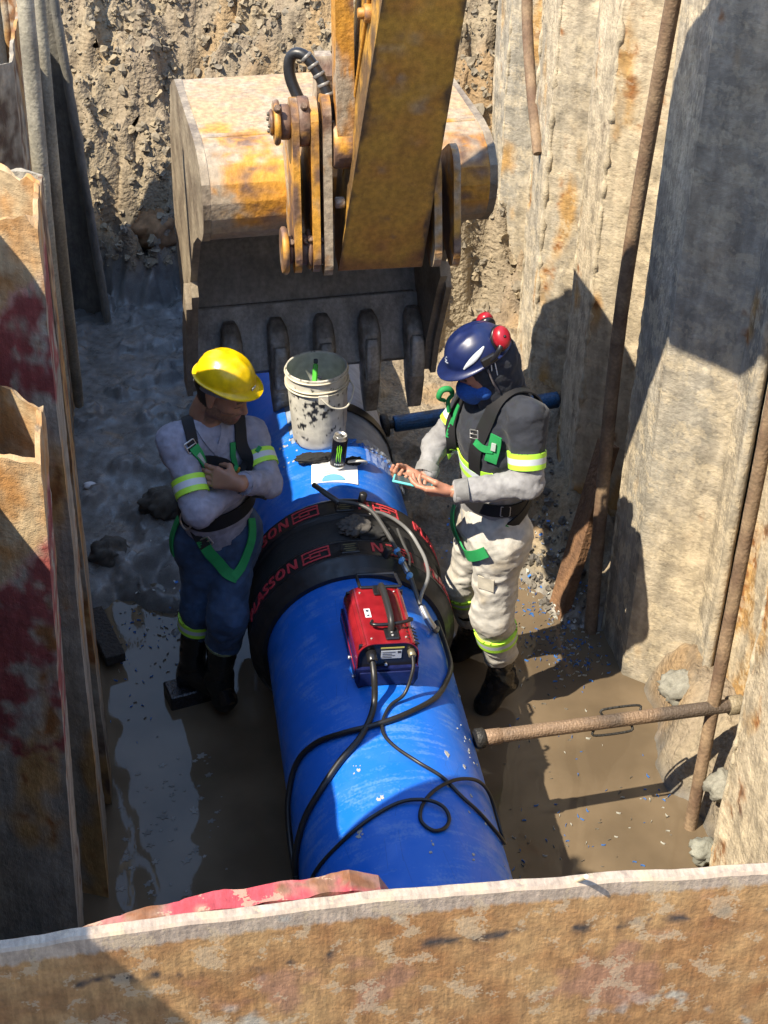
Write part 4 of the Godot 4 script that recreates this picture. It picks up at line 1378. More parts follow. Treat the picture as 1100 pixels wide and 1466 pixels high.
func build_coupler() -> void:
	var t := thing("pipe_coupler", "wide black coupling sleeve with red lettering round the blue pipe", "pipe coupler", Vector3(PC.x, PC.y - 0.42, -5.0))
	var blk := mat("black_plastic", Color(0.016, 0.016, 0.018), 0.36, "soft", 2.0)
	blk.roughness_texture = tex.gloss
	blk.roughness = 1.0
	var prof := [Vector2(0.357, -4.735), Vector2(0.375, -4.735), Vector2(0.385, -4.745), Vector2(0.395, -4.755), Vector2(0.415, -4.79), Vector2(0.42, -4.80), Vector2(0.42, -4.905), Vector2(0.417, -4.912), Vector2(0.405, -4.918), Vector2(0.405, -5.075), Vector2(0.417, -5.082), Vector2(0.42, -5.09), Vector2(0.42, -5.19), Vector2(0.415, -5.20), Vector2(0.395, -5.235), Vector2(0.38, -5.25), Vector2(0.357, -5.25), Vector2(0.357, -4.735)]
	part("sleeve", M.new().lathe(along_z(), prof, 120, TAU, true), blk, t)
	for z in [-4.802, -4.90, -5.093, -5.188]:
		part("rim_line", M.new().lathe(along_z(), [Vector2(0.419, z - 0.003), Vector2(0.4225, z - 0.001), Vector2(0.4225, z + 0.001), Vector2(0.419, z + 0.003), Vector2(0.419, z - 0.003)], 96), blk, t)
	var mid := mat("matt_black", Color(0.03, 0.03, 0.031), 0.75, "grain", 5.0, "bump", 0.1)
	part("wire_zone", M.new().lathe(along_z(), [Vector2(0.404, -5.07), Vector2(0.408, -5.065), Vector2(0.408, -4.93), Vector2(0.404, -4.925), Vector2(0.404, -5.07)], 96), mid, t)
	var red := mat("red_print", Color(0.52, 0.045, 0.06), 0.5)
	for z in [-4.855, -5.145]:
		var o := hang("lettering", bend_text("PLASSON", 143.5 if z > -5.0 else 144.5, z, 0.056, 0.4205, 1.0), red, t)
		o.position = -world_of(t)
		o = hang("lettering", bend_text("N", 76.0 if z > -5.0 else 78.0, z, 0.056, 0.4205, 1.0), red, t)
		o.position = -world_of(t)
		o = hang("lettering", bend_text("PLASSON", 22.0, z, 0.056, 0.4205, 1.0), red, t)
		o.position = -world_of(t)
		for dg in ([110.0, 62.5] if z > -5.0 else [111.5, 64.5]):
			part("emblem", emblem(dg, z), red, t)
	# moulded plates between the prints
	for s in [[91.0, -4.852], [89.0, -5.14]]:
		var n0 := on_pipe(s[0], 0, 1.0) - on_pipe(s[0], 0, 0.0)
		var b := Transform3D(Basis(n0.cross(Vector3(0, 0, 1)), n0, Vector3(0, 0, 1)), on_pipe(s[0], s[1], 0.421))
		var pl := part("mould_plate", M.new().box(b, Vector3(0.075, 0.006, 0.062), 0.003), blk, t)
		var tx := M.new()
		for k in 4: tx.box(Transform3D(b.basis, b * Vector3(0, 0.0035, -0.021 + 0.014 * k)), Vector3(0.05 - 0.012 * (k % 2), 0.0015, 0.005), 0.0005)
		part("moulded_lines", tx, mat("mould_gold", Color(0.12, 0.11, 0.05), 0.4), pl)
	# socket the clamp cables plug into
	var nn := on_pipe(80, 0, 1.0) - on_pipe(80, 0, 0.0)
	part("terminal", M.new().cyl(on_pipe(79, -5.16, 0.40), on_pipe(79, -5.16, 0.475), 0.017, 16), blk, t)
	part("terminal", M.new().cyl(on_pipe(72, -4.81, 0.40), on_pipe(72, -4.81, 0.46), 0.017, 16), blk, t)
	single("white_tag", M.new().box(Transform3D(Basis(Vector3.RIGHT, Vector3(0, 1, 0), Vector3(0, 0, 1)).rotated(Vector3.UP, 0.1), on_pipe(91.5, -5.02, 0.4105)), Vector3(0.034, 0.003, 0.03), 0.001), mat("white_plastic", Color(0.72, 0.72, 0.70), 0.5), "small white tag on the black sleeve beside the grey pouch", "tag")

func emblem(deg: float, z: float) -> M:
	var m := M.new()
	var hw := 0.055
	var hh := 0.031
	var bars := [[-hw, -hh, hw, -hh], [-hw, hh, hw, hh], [-hw, -hh, -hw, hh], [hw, -hh, hw, hh], [-hw * 0.42, 0.012, hw * 0.95, 0.012], [-hw * 0.42, -0.012, -hw * 0.42, 0.012], [-hw * 0.42, -0.012, hw * 0.3, -0.012], [hw * 0.3, -0.012, hw * 0.3, 0.0], [-hw * 0.95, 0.0, -hw * 0.42, 0.0]]
	for b in bars:
		var n := 5
		for i in n:
			var p0 := Vector2(lerpf(b[0], b[2], float(i) / n), lerpf(b[1], b[3], float(i) / n))
			var p1 := Vector2(lerpf(b[0], b[2], float(i + 1) / n), lerpf(b[1], b[3], float(i + 1) / n))
			var a := on_pipe(deg - rad_to_deg(p0.x / 0.42), z - p0.y, 0.4225)
			var e := on_pipe(deg - rad_to_deg(p1.x / 0.42), z - p1.y, 0.4225)
			var nn := on_pipe(deg - rad_to_deg(p0.x / 0.42), 0, 1.0) - on_pipe(deg - rad_to_deg(p0.x / 0.42), 0, 0.0)
			var d := (e - a).normalized() * 0.0035
			m.bar(a - d, e + d, 0.0075, 0.003, nn, 0.0005)
	return m

func lay(pts: Array, r: float, lift := []) -> Array:   # (deg, z) waypoints on the pipe to points a cable can follow
	var p := []
	for i in pts.size():
		p.push_back(on_pipe(pts[i].x, pts[i].y, r + (lift[i] if i < lift.size() else 0.0)))
	return p

# ---------------------------------------------------------------- things on the pipe
func build_machine() -> void:
	var t := thing("welding_machine", "red and dark blue box welder with black carrying handles on top of the pipe", "welding machine", Vector3(0.705, 0.825, -4.28))
	var X := Transform3D(Basis(Vector3.UP, 0.02) * Basis(Vector3(0, 0, 1), -0.06), Vector3(0.705, 0.825, -4.28))
	var Z := X * Transform3D(Basis(), Vector3.ZERO)
	var red := mat("red_enamel", Color(0.26, 0.012, 0.018), 0.25, "soft", 3.0)
	red.clearcoat_enabled = true
	red.clearcoat = 0.6
	red.clearcoat_roughness = 0.12
	var navy := mat("navy_enamel", Color(0.012, 0.018, 0.10), 0.35, "grain", 3.0)
	var blk := mat("black_gloss", Color(0.012, 0.012, 0.014), 0.3)
	var alu := mat("zinc", Color(0.6, 0.6, 0.6), 0.35, "", 1, "", 0, 0.7)
	# hood: arched sheet
	var arch := func(o: float) -> Array:
		var a := [Vector2(0.112 + o, 0.062)]
		for i in 9: a.push_back(Vector2(0.052, 0.125) + Vector2.from_angle(PI / 2 * i / 8.0) * (0.06 + o))
		for i in 9: a.push_back(Vector2(-0.052, 0.125) + Vector2.from_angle(PI / 2 + PI / 2 * i / 8.0) * (0.06 + o))
		a.push_back(Vector2(-0.112 - o, 0.062))
		return a
	var outer: Array = arch.call(0.0)
	var inner: Array = arch.call(-0.003)
	inner.reverse()
	part("hood", M.new().prism(Z, outer + inner, -0.165, 0.165, true), red, t)
	for s in [-1.0, 1.0]:
		part("hood_rib", M.new().box(Z * Transform3D(Basis(Vector3(0, 0, 1), -0.6 * s), Vector3(0.088 * s, 0.175, 0)), Vector3(0.016, 0.006, 0.32), 0.002), red, t)
		part("hood_flange", M.new().box(Z * Transform3D(Basis(), Vector3(0.114 * s, 0.062, 0)), Vector3(0.006, 0.012, 0.33), 0.002), red, t)
	# vents on the right shoulder
	for k in 5:
		var an := 0.35
		part("vent", M.new().box(Z * Transform3D(Basis(Vector3(0, 0, 1), -0.55), Vector3(0.094, 0.1685, 0.06 + 0.02 * k)), Vector3(0.05, 0.004, 0.006), 0.001), blk, t)
	# lower tray
	part("tray", M.new().prism(Z, [Vector2(-0.115, 0.075), Vector2(-0.115, 0.02), Vector2(-0.10, -0.012), Vector2(-0.06, 0.004), Vector2(0.06, 0.004), Vector2(0.10, -0.012), Vector2(0.115, 0.02), Vector2(0.115, 0.075)], -0.18, 0.172), navy, t)
	part("front_panel", M.new().box(Z * Transform3D(Basis(), Vector3(0, 0.108, 0.152)), Vector3(0.214, 0.135, 0.01), 0.003), blk, t)
	part("back_panel", M.new().box(Z * Transform3D(Basis(), Vector3(0, 0.108, -0.152)), Vector3(0.214, 0.135, 0.01), 0.003), blk, t)
	part("front_plate", M.new().box(Z * Transform3D(Basis(), Vector3(0, 0.035, 0.178)), Vector3(0.20, 0.06, 0.006), 0.002), navy, t)
	var lab := part("rating_label", M.new().box(Z * Transform3D(Basis(), Vector3(0.012, 0.128, 0.159)), Vector3(0.075, 0.036, 0.002), 0.0005), mat("label_grey", Color(0.34, 0.38, 0.45), 0.5), t)
	var lines := M.new()
	for k in 4: lines.box(Z * Transform3D(Basis(), Vector3(0.002 - 0.006 * (k % 2), 0.139 - 0.0075 * k, 0.1605)), Vector3(0.046 - 0.012 * (k % 2), 0.002, 0.001), 0.0002)
	lines.box(Z * Transform3D(Basis(), Vector3(0.04, 0.139, 0.1605)), Vector3(0.012, 0.009, 0.001), 0.0002)
	part("print", lines, mat("ink", Color(0.03, 0.035, 0.05), 0.6), lab)
	part("yellow_strip", M.new().box(Z * Transform3D(Basis(), Vector3(0.015, 0.158, 0.159)), Vector3(0.085, 0.006, 0.002), 0.0005), mat("strip_yellow", Color(0.35, 0.33, 0.08), 0.5), t)
	var lab2 := part("hood_sticker", M.new().box(Z * Transform3D(Basis(), Vector3(-0.05, 0.1855, -0.01)), Vector3(0.022, 0.0015, 0.05), 0.0004), mat("sticker", Color(0.6, 0.65, 0.68), 0.4), t)
	var sy := M.new()
	sy.tube([Z * Vector3(-0.05, 0.187, -0.021), Z * Vector3(-0.05, 0.1875, -0.021)], 0.006, 12)
	sy.box(Z * Transform3D(Basis(Vector3.UP, 0.6), Vector3(-0.05, 0.187, 0.004)), Vector3(0.012, 0.001, 0.004), 0.0002)
	sy.box(Z * Transform3D(Basis(Vector3.UP, -0.4), Vector3(-0.05, 0.187, 0.008)), Vector3(0.010, 0.001, 0.004), 0.0002)
	part("symbol", sy, mats["ink"], lab2)
	# carrying handle along the top
	part("handle_base", M.new().box(Z * Transform3D(Basis(), Vector3(0.015, 0.19, -0.135)), Vector3(0.05, 0.012, 0.055), 0.004), blk, t)
	part("handle_base", M.new().box(Z * Transform3D(Basis(), Vector3(0.015, 0.19, 0.118)), Vector3(0.05, 0.012, 0.065), 0.004), blk, t)
	part("carry_handle", M.new().tube(spline([Z * Vector3(0.015, 0.19, -0.13), Z * Vector3(0.015, 0.225, -0.11), Z * Vector3(0.015, 0.235, -0.05), Z * Vector3(0.015, 0.235, 0.04), Z * Vector3(0.015, 0.225, 0.09), Z * Vector3(0.015, 0.19, 0.105)], 30), 0.012, 12, 1, true, 1.4), mat("handle_rubber", Color(0.022, 0.022, 0.023), 0.45), t)
	for k in 2: part("screw", M.new().cyl(Z * Vector3(0.015, 0.196, 0.118 + 0.018 * k), Z * Vector3(0.015, 0.2, 0.118 + 0.018 * k), 0.005, 10, 0.001), alu, t)
	for q in [Vector3(-0.06, 0.186, -0.13), Vector3(-0.06, 0.186, 0.135), Vector3(0.065, 0.1855, 0.135), Vector3(0.068, 0.1855, -0.13)]:
		part("screw", M.new().cyl(Z * (q - Vector3(0, 0.002, 0)), Z * (q + Vector3(0, 0.002, 0)), 0.004, 10, 0.001), alu, t)
	part("screw", M.new().cyl(Z * Vector3(-0.116, 0.04, 0.06), Z * Vector3(-0.123, 0.04, 0.06), 0.007, 10, 0.001), alu, t)
	part("screw", M.new().cyl(Z * Vector3(-0.116, 0.03, 0.155), Z * Vector3(-0.123, 0.03, 0.155), 0.007, 10, 0.001), alu, t)
	part("screw", M.new().cyl(Z * Vector3(-0.005, 0.085, 0.157), Z * Vector3(-0.005, 0.085, 0.165), 0.006, 10, 0.001), alu, t)
	# cross handle at the front edge of the hood and guard bail at the back
	part("front_bail", M.new().tube(spline([Z * Vector3(-0.045, 0.20, 0.055), Z * Vector3(-0.052, 0.21, 0.085), Z * Vector3(-0.02, 0.214, 0.095), Z * Vector3(0.045, 0.214, 0.09), Z * Vector3(0.095, 0.21, 0.07), Z * Vector3(0.09, 0.20, 0.05)], 24), 0.0065, 10), blk, t)
	var g0 := [Z * Vector3(-0.055, 0.19, -0.155), Z * Vector3(-0.062, 0.205, -0.215), Z * Vector3(0.085, 0.205, -0.215), Z * Vector3(0.10, 0.19, -0.155), Z * Vector3(-0.055, 0.19, -0.155)]
	var bail := M.new()
	for i in 4: bail.bar(g0[i], g0[i + 1], 0.012, 0.012, Vector3.UP, 0.004)
	part("rear_bail", bail, blk, t)
	# sockets
	part("cable_gland", M.new().cyl(Z * Vector3(-0.062, 0.14, 0.155), Z * Vector3(-0.062, 0.13, 0.20), 0.019, 14), blk, t)
	part("cable_gland", M.new().cyl(Z * Vector3(0.082, 0.14, 0.155), Z * Vector3(0.084, 0.135, 0.185), 0.014, 14), mat("brass_gland", Color(0.3, 0.26, 0.17), 0.4, "", 1, "", 0, 0.7), t)
	# cables
	var rub := mat("cable_rubber", Color(0.02, 0.02, 0.021), 0.42, "grain", 9.0)
	var c1 := [Z * Vector3(-0.062, 0.13, 0.19), Z * Vector3(-0.062, 0.10, 0.24), Z * Vector3(-0.064, 0.03, 0.29)] + lay([Vector2(100, -3.92), Vector2(108, -3.84), Vector2(120, -3.78), Vector2(135, -3.71), Vector2(152, -3.66), Vector2(170, -3.60), Vector2(186, -3.55)], PR + 0.013)
	single("cable", M.new().tube(spline(c1, 130), 0.0115, 10), rub, "thick black cable running from the welder's front left down the pipe", "cable", "")
	var c2 := lay([Vector2(33, -4.62), Vector2(29, -4.5), Vector2(31, -4.36), Vector2(44, -4.20), Vector2(59, -4.05), Vector2(81, -3.93), Vector2(99, -3.89), Vector2(116, -3.90), Vector2(134, -3.93), Vector2(152, -3.93), Vector2(170, -3.86), Vector2(184, -3.76), Vector2(190, -3.62), Vector2(186, -3.53), Vector2(178, -3.56)], PR + 0.012)
	single("cable", M.new().tube(spline(c2, 170), 0.0105, 10), rub, "long black cable curving across the pipe from the sleeve's right side to the left", "cable")
	var c3 := [Z * Vector3(0.084, 0.135, 0.18), Z * Vector3(0.082, 0.10, 0.215), Z * Vector3(0.05, 0.03, 0.26)] + lay([Vector2(87, -3.98), Vector2(93, -3.91), Vector2(94, -3.84), Vector2(89, -3.77), Vector2(79, -3.69), Vector2(67, -3.64), Vector2(57, -3.57), Vector2(46, -3.53), Vector2(30, -3.50), Vector2(18, -3.52), Vector2(13, -3.60), Vector2(20, -3.68), Vector2(32, -3.70), Vector2(45, -3.68), Vector2(60, -3.63), Vector2(73, -3.57), Vector2(82, -3.50), Vector2(85, -3.43), Vector2(80, -3.385), Vector2(73, -3.40), Vector2(69, -3.45), Vector2(72, -3.49), Vector2(80, -3.51), Vector2(92, -3.515), Vector2(106, -3.49), Vector2(124, -3.45), Vector2(150, -3.42), Vector2(175, -3.40)], PR + 0.008, [0.004, 0, 0, 0, 0.006, 0, 0, 0, 0, 0, 0, 0.002, 0.008, 0.012, 0.012, 0.004, 0, 0, 0, 0, 0, 0.008, 0.01, 0.004])
	single("cable", M.new().tube(spline(c3, 260), 0.0065, 8), rub, "thin black cable with a loop trailing down the near end of the pipe", "cable")
	# clamp cables on the sleeve
	var gx := mat("grey_cable", Color(0.06, 0.06, 0.06), 0.4)
	var a1 := lay([Vector2(102, -5.235), Vector2(94, -5.13), Vector2(84, -5.085), Vector2(77, -5.03), Vector2(71, -4.92), Vector2(66, -4.81), Vector2(62, -4.73), Vector2(59, -4.66), Vector2(55, -4.58), Vector2(49, -4.52), Vector2(42, -4.50), Vector2(36, -4.56)], 0.43, [0.045, 0.035, 0.04, 0.045, 0.03, 0.015, 0.005, -0.01, -0.03, -0.045, -0.055, -0.06])
	var cl := thing("clamp_cable", "dark clamp cable with light blue joints lying across the sleeve's top right", "cable", on_pipe(66, -4.81, 0.40))
	part("cable", M.new().tube(spline(a1, 120), 0.009, 10), gx, cl)
	part("pin", M.new().cyl(on_pipe(103, -5.25, 0.478), on_pipe(92, -5.11, 0.462), 0.0115, 12), mat("pin_steel", Color(0.08, 0.08, 0.085), 0.3, "", 1, "", 0, 0.5), cl)
	var lb := mat("light_blue_plastic", Color(0.10, 0.32, 0.66), 0.4)
	for q in [[66.5, -4.825, 0.444], [64.5, -4.775, 0.438], [61.0, -4.70, 0.428]]:
		var c := on_pipe(q[0], q[1], q[2])
		part("joint", M.new().cyl(c - Vector3(0.004, 0, -0.014), c + Vector3(0.004, 0, -0.014), 0.013, 12), lb, cl)
	part("steel_sleeve", M.new().cyl(on_pipe(63.8, -4.765, 0.437), on_pipe(61.8, -4.715, 0.43), 0.012, 12), mat("zinc2", Color(0.4, 0.4, 0.4), 0.35, "", 1, "", 0, 0.8), cl)
	part("end_ferrule", M.new().tube([on_pipe(54, -4.57, 0.397), on_pipe(49, -4.52, 0.386), on_pipe(44, -4.505, 0.378)], 0.015, 12), mats["zinc2"], cl)
	var b1 := lay([Vector2(77, -5.05), Vector2(70, -5.075), Vector2(61, -5.07), Vector2(52, -5.04), Vector2(47, -4.96), Vector2(46, -4.87), Vector2(48, -4.75), Vector2(53, -4.64), Vector2(55, -4.58)], 0.425, [0.03, 0.02, 0.012, 0.006, 0.006, 0.012, 0.012, -0.015, -0.028])
	single("clamp_cable", M.new().tube(spline(b1, 90), 0.0075, 10), mat("pale_cable", Color(0.2, 0.2, 0.2), 0.35), "pale grey cable bowing over the sleeve's right flank", "cable")
	single("clamp_cable", M.new().tube(spline(lay([Vector2(62, -5.0), Vector2(60, -4.92), Vector2(58, -4.84), Vector2(60, -4.76)], 0.43, [0.01, 0.004, 0.002, 0.004]), 30), 0.0055, 8), gx, "short thin wire on the sleeve between the two clamp cables", "cable")

func crumple(ctr: Vector3, size: Vector3, sd: float, amt: float, n := 24) -> M:
	var m := M.new().ball(Vector3.ZERO, Vector3.ONE, n)
	m.move(func(p: Vector3) -> Vector3:
		var k := absf(na.get_noise_3dv(p * 1.7 + Vector3(sd, 0, 0))) * 3.0 - 0.6 + 0.5 * na.get_noise_3dv(p * 4.0 + Vector3(sd, 5, 0))
		return ctr + p * size * (1.0 + amt * k))
	return m

func build_small() -> void:
	# pail
	var P := Transform3D(Basis(Vector3(0, 0, 1), 0.03), Vector3(0.668, 0.825, -5.79))
	var t := thing("pail", "white plastic pail with black stains standing on the pipe", "pail", P.origin)
	var white := mat("pail_plastic", Color.WHITE, 0.5, "soft", 4.0, "", 0, 0, true)
	var prof := [Vector2(0.0, 0.004), Vector2(0.112, 0.0), Vector2(0.116, 0.008), Vector2(0.118, 0.02), Vector2(0.132, 0.30), Vector2(0.132, 0.345), Vector2(0.136, 0.36), Vector2(0.133, 0.368), Vector2(0.127, 0.362), Vector2(0.126, 0.34), Vector2(0.113, 0.03), Vector2(0.0, 0.025)]
	var pp := func(p: Vector3) -> Color:
		var l := P.affine_inverse() * p
		var r := Vector2(l.x, l.z).length()
		var q := Color(0.62, 0.60, 0.53)
		if r < 0.128 and l.y > 0.03 and r < 0.1135 + (l.y - 0.03) * 0.0425: return Color(0.58, 0.60, 0.53)
		q = mix3(q, Color(0.42, 0.40, 0.36), step_to(0.1, 0.5, na.get_noise_3dv(p * 6.0)) * 0.6)
		var an := atan2(l.z, l.x)
		var c := nb.get_noise_3dv(p * 16.0)
		var blot := step_to(0.62, 0.1, Vector2((an - 1.72) * 1.0, (l.y - 0.22) * 5.5).length()) + step_to(0.5, 0.1, Vector2((an - 2.15), (l.y - 0.13) * 9.0).length()) * 0.8
		return mix3(q, Color(0.012, 0.013, 0.016), step_to(0.42, 0.62, blot * 0.62 + c * 1.3))
	part("body", M.new().lathe(P, prof, 64).subdiv(0.009).paint(pp), white, t)
	for y in [0.285, 0.30, 0.345]:
		part("rim_ring", M.new().lathe(P, [Vector2(0.130, y), Vector2(0.141, y + 0.002), Vector2(0.142, y + 0.007), Vector2(0.131, y + 0.009), Vector2(0.130, y)], 56).paint(func(p): return Color(0.60, 0.56, 0.44)), white, t)
	part("paper_label", M.new().lathe(P, [Vector2(0.1225, 0.09), Vector2(0.1245, 0.09), Vector2(0.1325, 0.25), Vector2(0.1305, 0.25), Vector2(0.1225, 0.09)], 14, 0.62, true).paint(func(p: Vector3) -> Color:
		var l := P.affine_inverse() * p
		return Color(0.5, 0.47, 0.44) if absf(sin(l.y * 260.0)) > 0.35 else Color(0.36, 0.34, 0.33)), white, t)
	part("handle", M.new().tube(spline([P * Vector3(0.140, 0.30, 0.03), P * Vector3(0.150, 0.275, 0.07), P * Vector3(0.115, 0.225, 0.125), P * Vector3(0.05, 0.24, 0.155), P * Vector3(0.0, 0.285, 0.143)], 40), 0.0045, 8).paint(func(p): return Color(0.6, 0.58, 0.5)), white, t)
	part("lug", M.new().box(P * Transform3D(Basis(Vector3.UP, -0.1), Vector3(0.012, 0.275, 0.139)), Vector3(0.045, 0.045, 0.012), 0.003).paint(func(p): return Color(0.6, 0.57, 0.5)), white, t)
	# green tool inside
	var g := thing("pipe_scraper", "bright green hand tool with dark tips standing in the white pail", "hand tool", P * Vector3(-0.02, 0.03, 0))
	var gm := mat("green_plastic", Color(0.07, 0.42, 0.035), 0.4)
	var dk := mat("dark_plastic", Color(0.03, 0.035, 0.055), 0.4)
	var a := P * Vector3(-0.028, 0.20, 0.065)
	var b := P * Vector3(0.0, 0.36, -0.03)
	part("shaft", M.new().bar(a, b, 0.022, 0.017, Vector3.UP, 0.005), gm, g)
	part("tip", M.new().cyl(b, b + (b - a).normalized() * 0.022, 0.010, 12), dk, g)
	part("trigger", M.new().bar(a.lerp(b, 0.72), a.lerp(b, 0.70) + Vector3(0.03, -0.01, 0), 0.012, 0.01), dk, g)
	part("grip", M.new().bar(a.lerp(b, 0.25), a + Vector3(0.055, -0.03, 0.02), 0.017, 0.018, Vector3.UP, 0.005), gm, g)
	part("collar", M.new().cyl(a.lerp(b, 0.06), a.lerp(b, -0.06), 0.015, 14), dk, g)
	# paper under the can
	var top := func(x: float, z: float, lift: float) -> Vector3:
		return Vector3(x, PC.y + sqrt(maxf(0.0, (PR + lift) * (PR + lift) - (x - PC.x) * (x - PC.x))), z)
	var pm := M.new()
	var ctr := Vector2(0.70, -5.50)
	var ax := Vector2.from_angle(0.12)
	var ay := Vector2(-ax.y, ax.x)
	for i in 12:
		for j in 10:
			var q := []
			for k in [[0, 0], [1, 0], [1, 1], [0, 1]]:
				var u: float = (i + k[0]) / 12.0 - 0.5
				var w: float = (j + k[1]) / 10.0 - 0.5
				var p: Vector2 = ctr + ax * u * 0.20 + ay * w * 0.17
				q.push_back(top.call(p.x, p.y, 0.003 + 0.012 * maxf(0.0, w - 0.2) * absf(u)))
			var st := pm.v.size()
			pm.quad(q[0], q[1], q[2], q[3], 1)
			var dn := Vector3(0, -0.001, 0)
			pm.quad(q[3] + dn, q[2] + dn, q[1] + dn, q[0] + dn, 2)
	var sheet := thing("paper_sheet", "white printed sheet with a pale blue patch lying on the pipe under the drink can", "paper", top.call(ctr.x, ctr.y, 0.0))
	part("sheet", pm, mat("paper", Color(0.72, 0.72, 0.74), 0.7), sheet)
	var ln := M.new()
	for k in 7:
		var p := ctr + ax * (-0.075 + 0.004 * k) + ay * (-0.06 + 0.016 * k)
		var q := p + ax * (0.035 if k % 3 else 0.05)
		ln.bar(top.call(p.x, p.y, 0.0045), top.call(q.x, q.y, 0.0045), 0.0025, 0.0008, Vector3.UP, 0.0002)
	part("print", ln, mats["ink"], sheet)
	var bl := M.new()
	var poly := []
	for k in 12: poly.push_back(Vector2.from_angle(PI * k / 11.0) * 0.05)
	var pc := ctr + ax * -0.005 + ay * 0.075
	bl.prism(Transform3D(Basis(Vector3(1, 0, 0), Vector3(0, 0, -1), Vector3(0, 1, 0)), top.call(pc.x, pc.y, 0.0046)), poly, -0.001, 0.0006)
	part("blue_print", bl, mat("blue_print", Color(0.12, 0.33, 0.5), 0.6), sheet)
	# can
	var Cn := Transform3D(Basis(Vector3(0, 0, 1), -0.09) * Basis(Vector3(1, 0, 0), 0.03), top.call(0.715, -5.53, 0.006))
	var can := thing("drink_can", "tall black energy drink can with green claw mark standing on the paper", "can", Cn.origin)
	part("body", M.new().lathe(Cn, [Vector2(0.0, 0.004), Vector2(0.024, 0.0), Vector2(0.0325, 0.012), Vector2(0.0335, 0.02), Vector2(0.0335, 0.143), Vector2(0.0325, 0.15), Vector2(0.0, 0.15)], 36), mat("can_black", Color(0.008, 0.009, 0.016), 0.22, "", 1, "", 0, 0.25), can)
	var al := mat("aluminium", Color(0.75, 0.75, 0.74), 0.28, "", 1, "", 0, 0.9)
	part("shoulder", M.new().lathe(Cn, [Vector2(0.0325, 0.150), Vector2(0.0275, 0.162), Vector2(0.0285, 0.166), Vector2(0.0265, 0.167), Vector2(0.0255, 0.161), Vector2(0.0, 0.161)], 36), al, can)
	part("base_rim", M.new().lathe(Cn, [Vector2(0.0, 0.001), Vector2(0.025, -0.001), Vector2(0.0332, 0.012), Vector2(0.0342, 0.02), Vector2(0.0, 0.02)], 36), al, can)
	part("tab", M.new().box(Cn * Transform3D(Basis(Vector3.UP, 0.5), Vector3(0.004, 0.1635, 0.003)), Vector3(0.014, 0.002, 0.022), 0.001), mat("tab", Color(0.2, 0.2, 0.2), 0.3, "", 1, "", 0, 0.8), can)
	var claws := M.new()
	for k in 3:
		var pts := []
		for i in 6:
			var an := 1.95 - 0.24 * k + 0.03 * sin(i * 2.1 + k)
			pts.push_back(Cn * Vector3(cos(an) * 0.0338, 0.128 - 0.017 * i + 0.006 * (k % 2), sin(an) * 0.0338))
		claws.tube(pts, [0.001, 0.0034, 0.0028, 0.0034, 0.0022, 0.0006], 6)
	part("claw_mark", claws, mat("claw_green", Color(0.16, 0.5, 0.02), 0.4), can)
	var ring := M.new()
	for k in 5:
		var an := 2.1 - 0.26 * k
		ring.box(Cn * Transform3D(Basis(Vector3.UP, PI / 2 - an), Vector3(cos(an) * 0.0335, 0.032, sin(an) * 0.0335)), Vector3(0.006, 0.008, 0.0012), 0.0003)
	part("small_print", ring, mat("can_print", Color(0.4, 0.42, 0.46), 0.4), can)
	# gloves and pouch
	var cloth := mat("black_cloth", Color(0.02, 0.02, 0.021), 0.9, "grain", 12.0)
	single("glove", crumple(top.call(0.62, -5.60, 0.018), Vector3(0.085, 0.022, 0.032), 3.0, 0.2), cloth, "crumpled black glove on the pipe in front of the pail", "glove")
	var gl := crumple(top.call(0.79, -5.57, 0.016), Vector3(0.045, 0.02, 0.02), 8.0, 0.18)
	single("glove", gl, cloth, "small dark glove end right of the drink can", "glove")
	single("loop_strap", M.new().tube(spline([top.call(0.77, -5.555, 0.02), top.call(0.80, -5.53, 0.045), top.call(0.84, -5.55, 0.04), top.call(0.845, -5.585, 0.012)], 20), 0.006, 8, 1, true, 1.6), mat("pale_webbing", Color(0.62, 0.6, 0.55), 0.7), "short pale strap loop beside the drink can", "strap")
	var pouch := mat("grey_cloth", Color(0.10, 0.092, 0.085), 0.85, "grain", 10.0)
	var pt := thing("pouch", "crumpled dark grey cloth pouch on top of the black sleeve", "pouch", on_pipe(83, -4.97, 0.41))
	part("cloth", crumple(on_pipe(86, -4.98, 0.43), Vector3(0.062, 0.032, 0.052), 14.0, 0.24, 30), pouch, pt)
	part("flap", crumple(on_pipe(76, -4.95, 0.425), Vector3(0.075, 0.026, 0.038), 22.0, 0.18, 26), cloth, pt)
	# clear film scrap on the skin's torn edge
	var film := StandardMaterial3D.new()
	film.resource_name = "clear_film"
	film.albedo_color = Color(0.8, 0.84, 0.9, 0.22)
	film.transparency = BaseMaterial3D.TRANSPARENCY_ALPHA
	film.roughness = 0.4
	var fm := M.new()
	for i in 16:
		for j in 12:
			var q := []
			for k in [[0, 0], [1, 0], [1, 1], [0, 1]]:
				var dg: float = 62.0 - (i + k[0]) * 2.6
				var z: float = -5.60 - (j + k[1]) * 0.016 + 0.03 * nb.get_noise_2d(dg * 0.2, 5.0)
				q.push_back(on_pipe(dg, z, PR + 0.010 + 0.022 * absf(na.get_noise_2d(dg * 0.16, z * 14.0))))
			fm.quad(q[0], q[1], q[2], q[3], -1)
	single("plastic_film", fm, film, "crumpled clear plastic film on the pipe right of the drink can", "film")

# ---------------------------------------------------------------- people
func clear_bones(b: Blob) -> void:
	b.A.clear(); b.B.clear(); b.RA.clear(); b.RB.clear(); b.K.clear(); b.FN.clear(); b.FF.clear(); b.CUT.clear()

# head frame: x to its right, y up, z backwards, origin between the ears at eye height
func head_frame(c: Vector3, fwd: Vector3, up: Vector3) -> Transform3D:
	var z := -fwd.normalized()
	var x := up.cross(z).normalized()
	return Transform3D(Basis(x, z.cross(x), z), c)

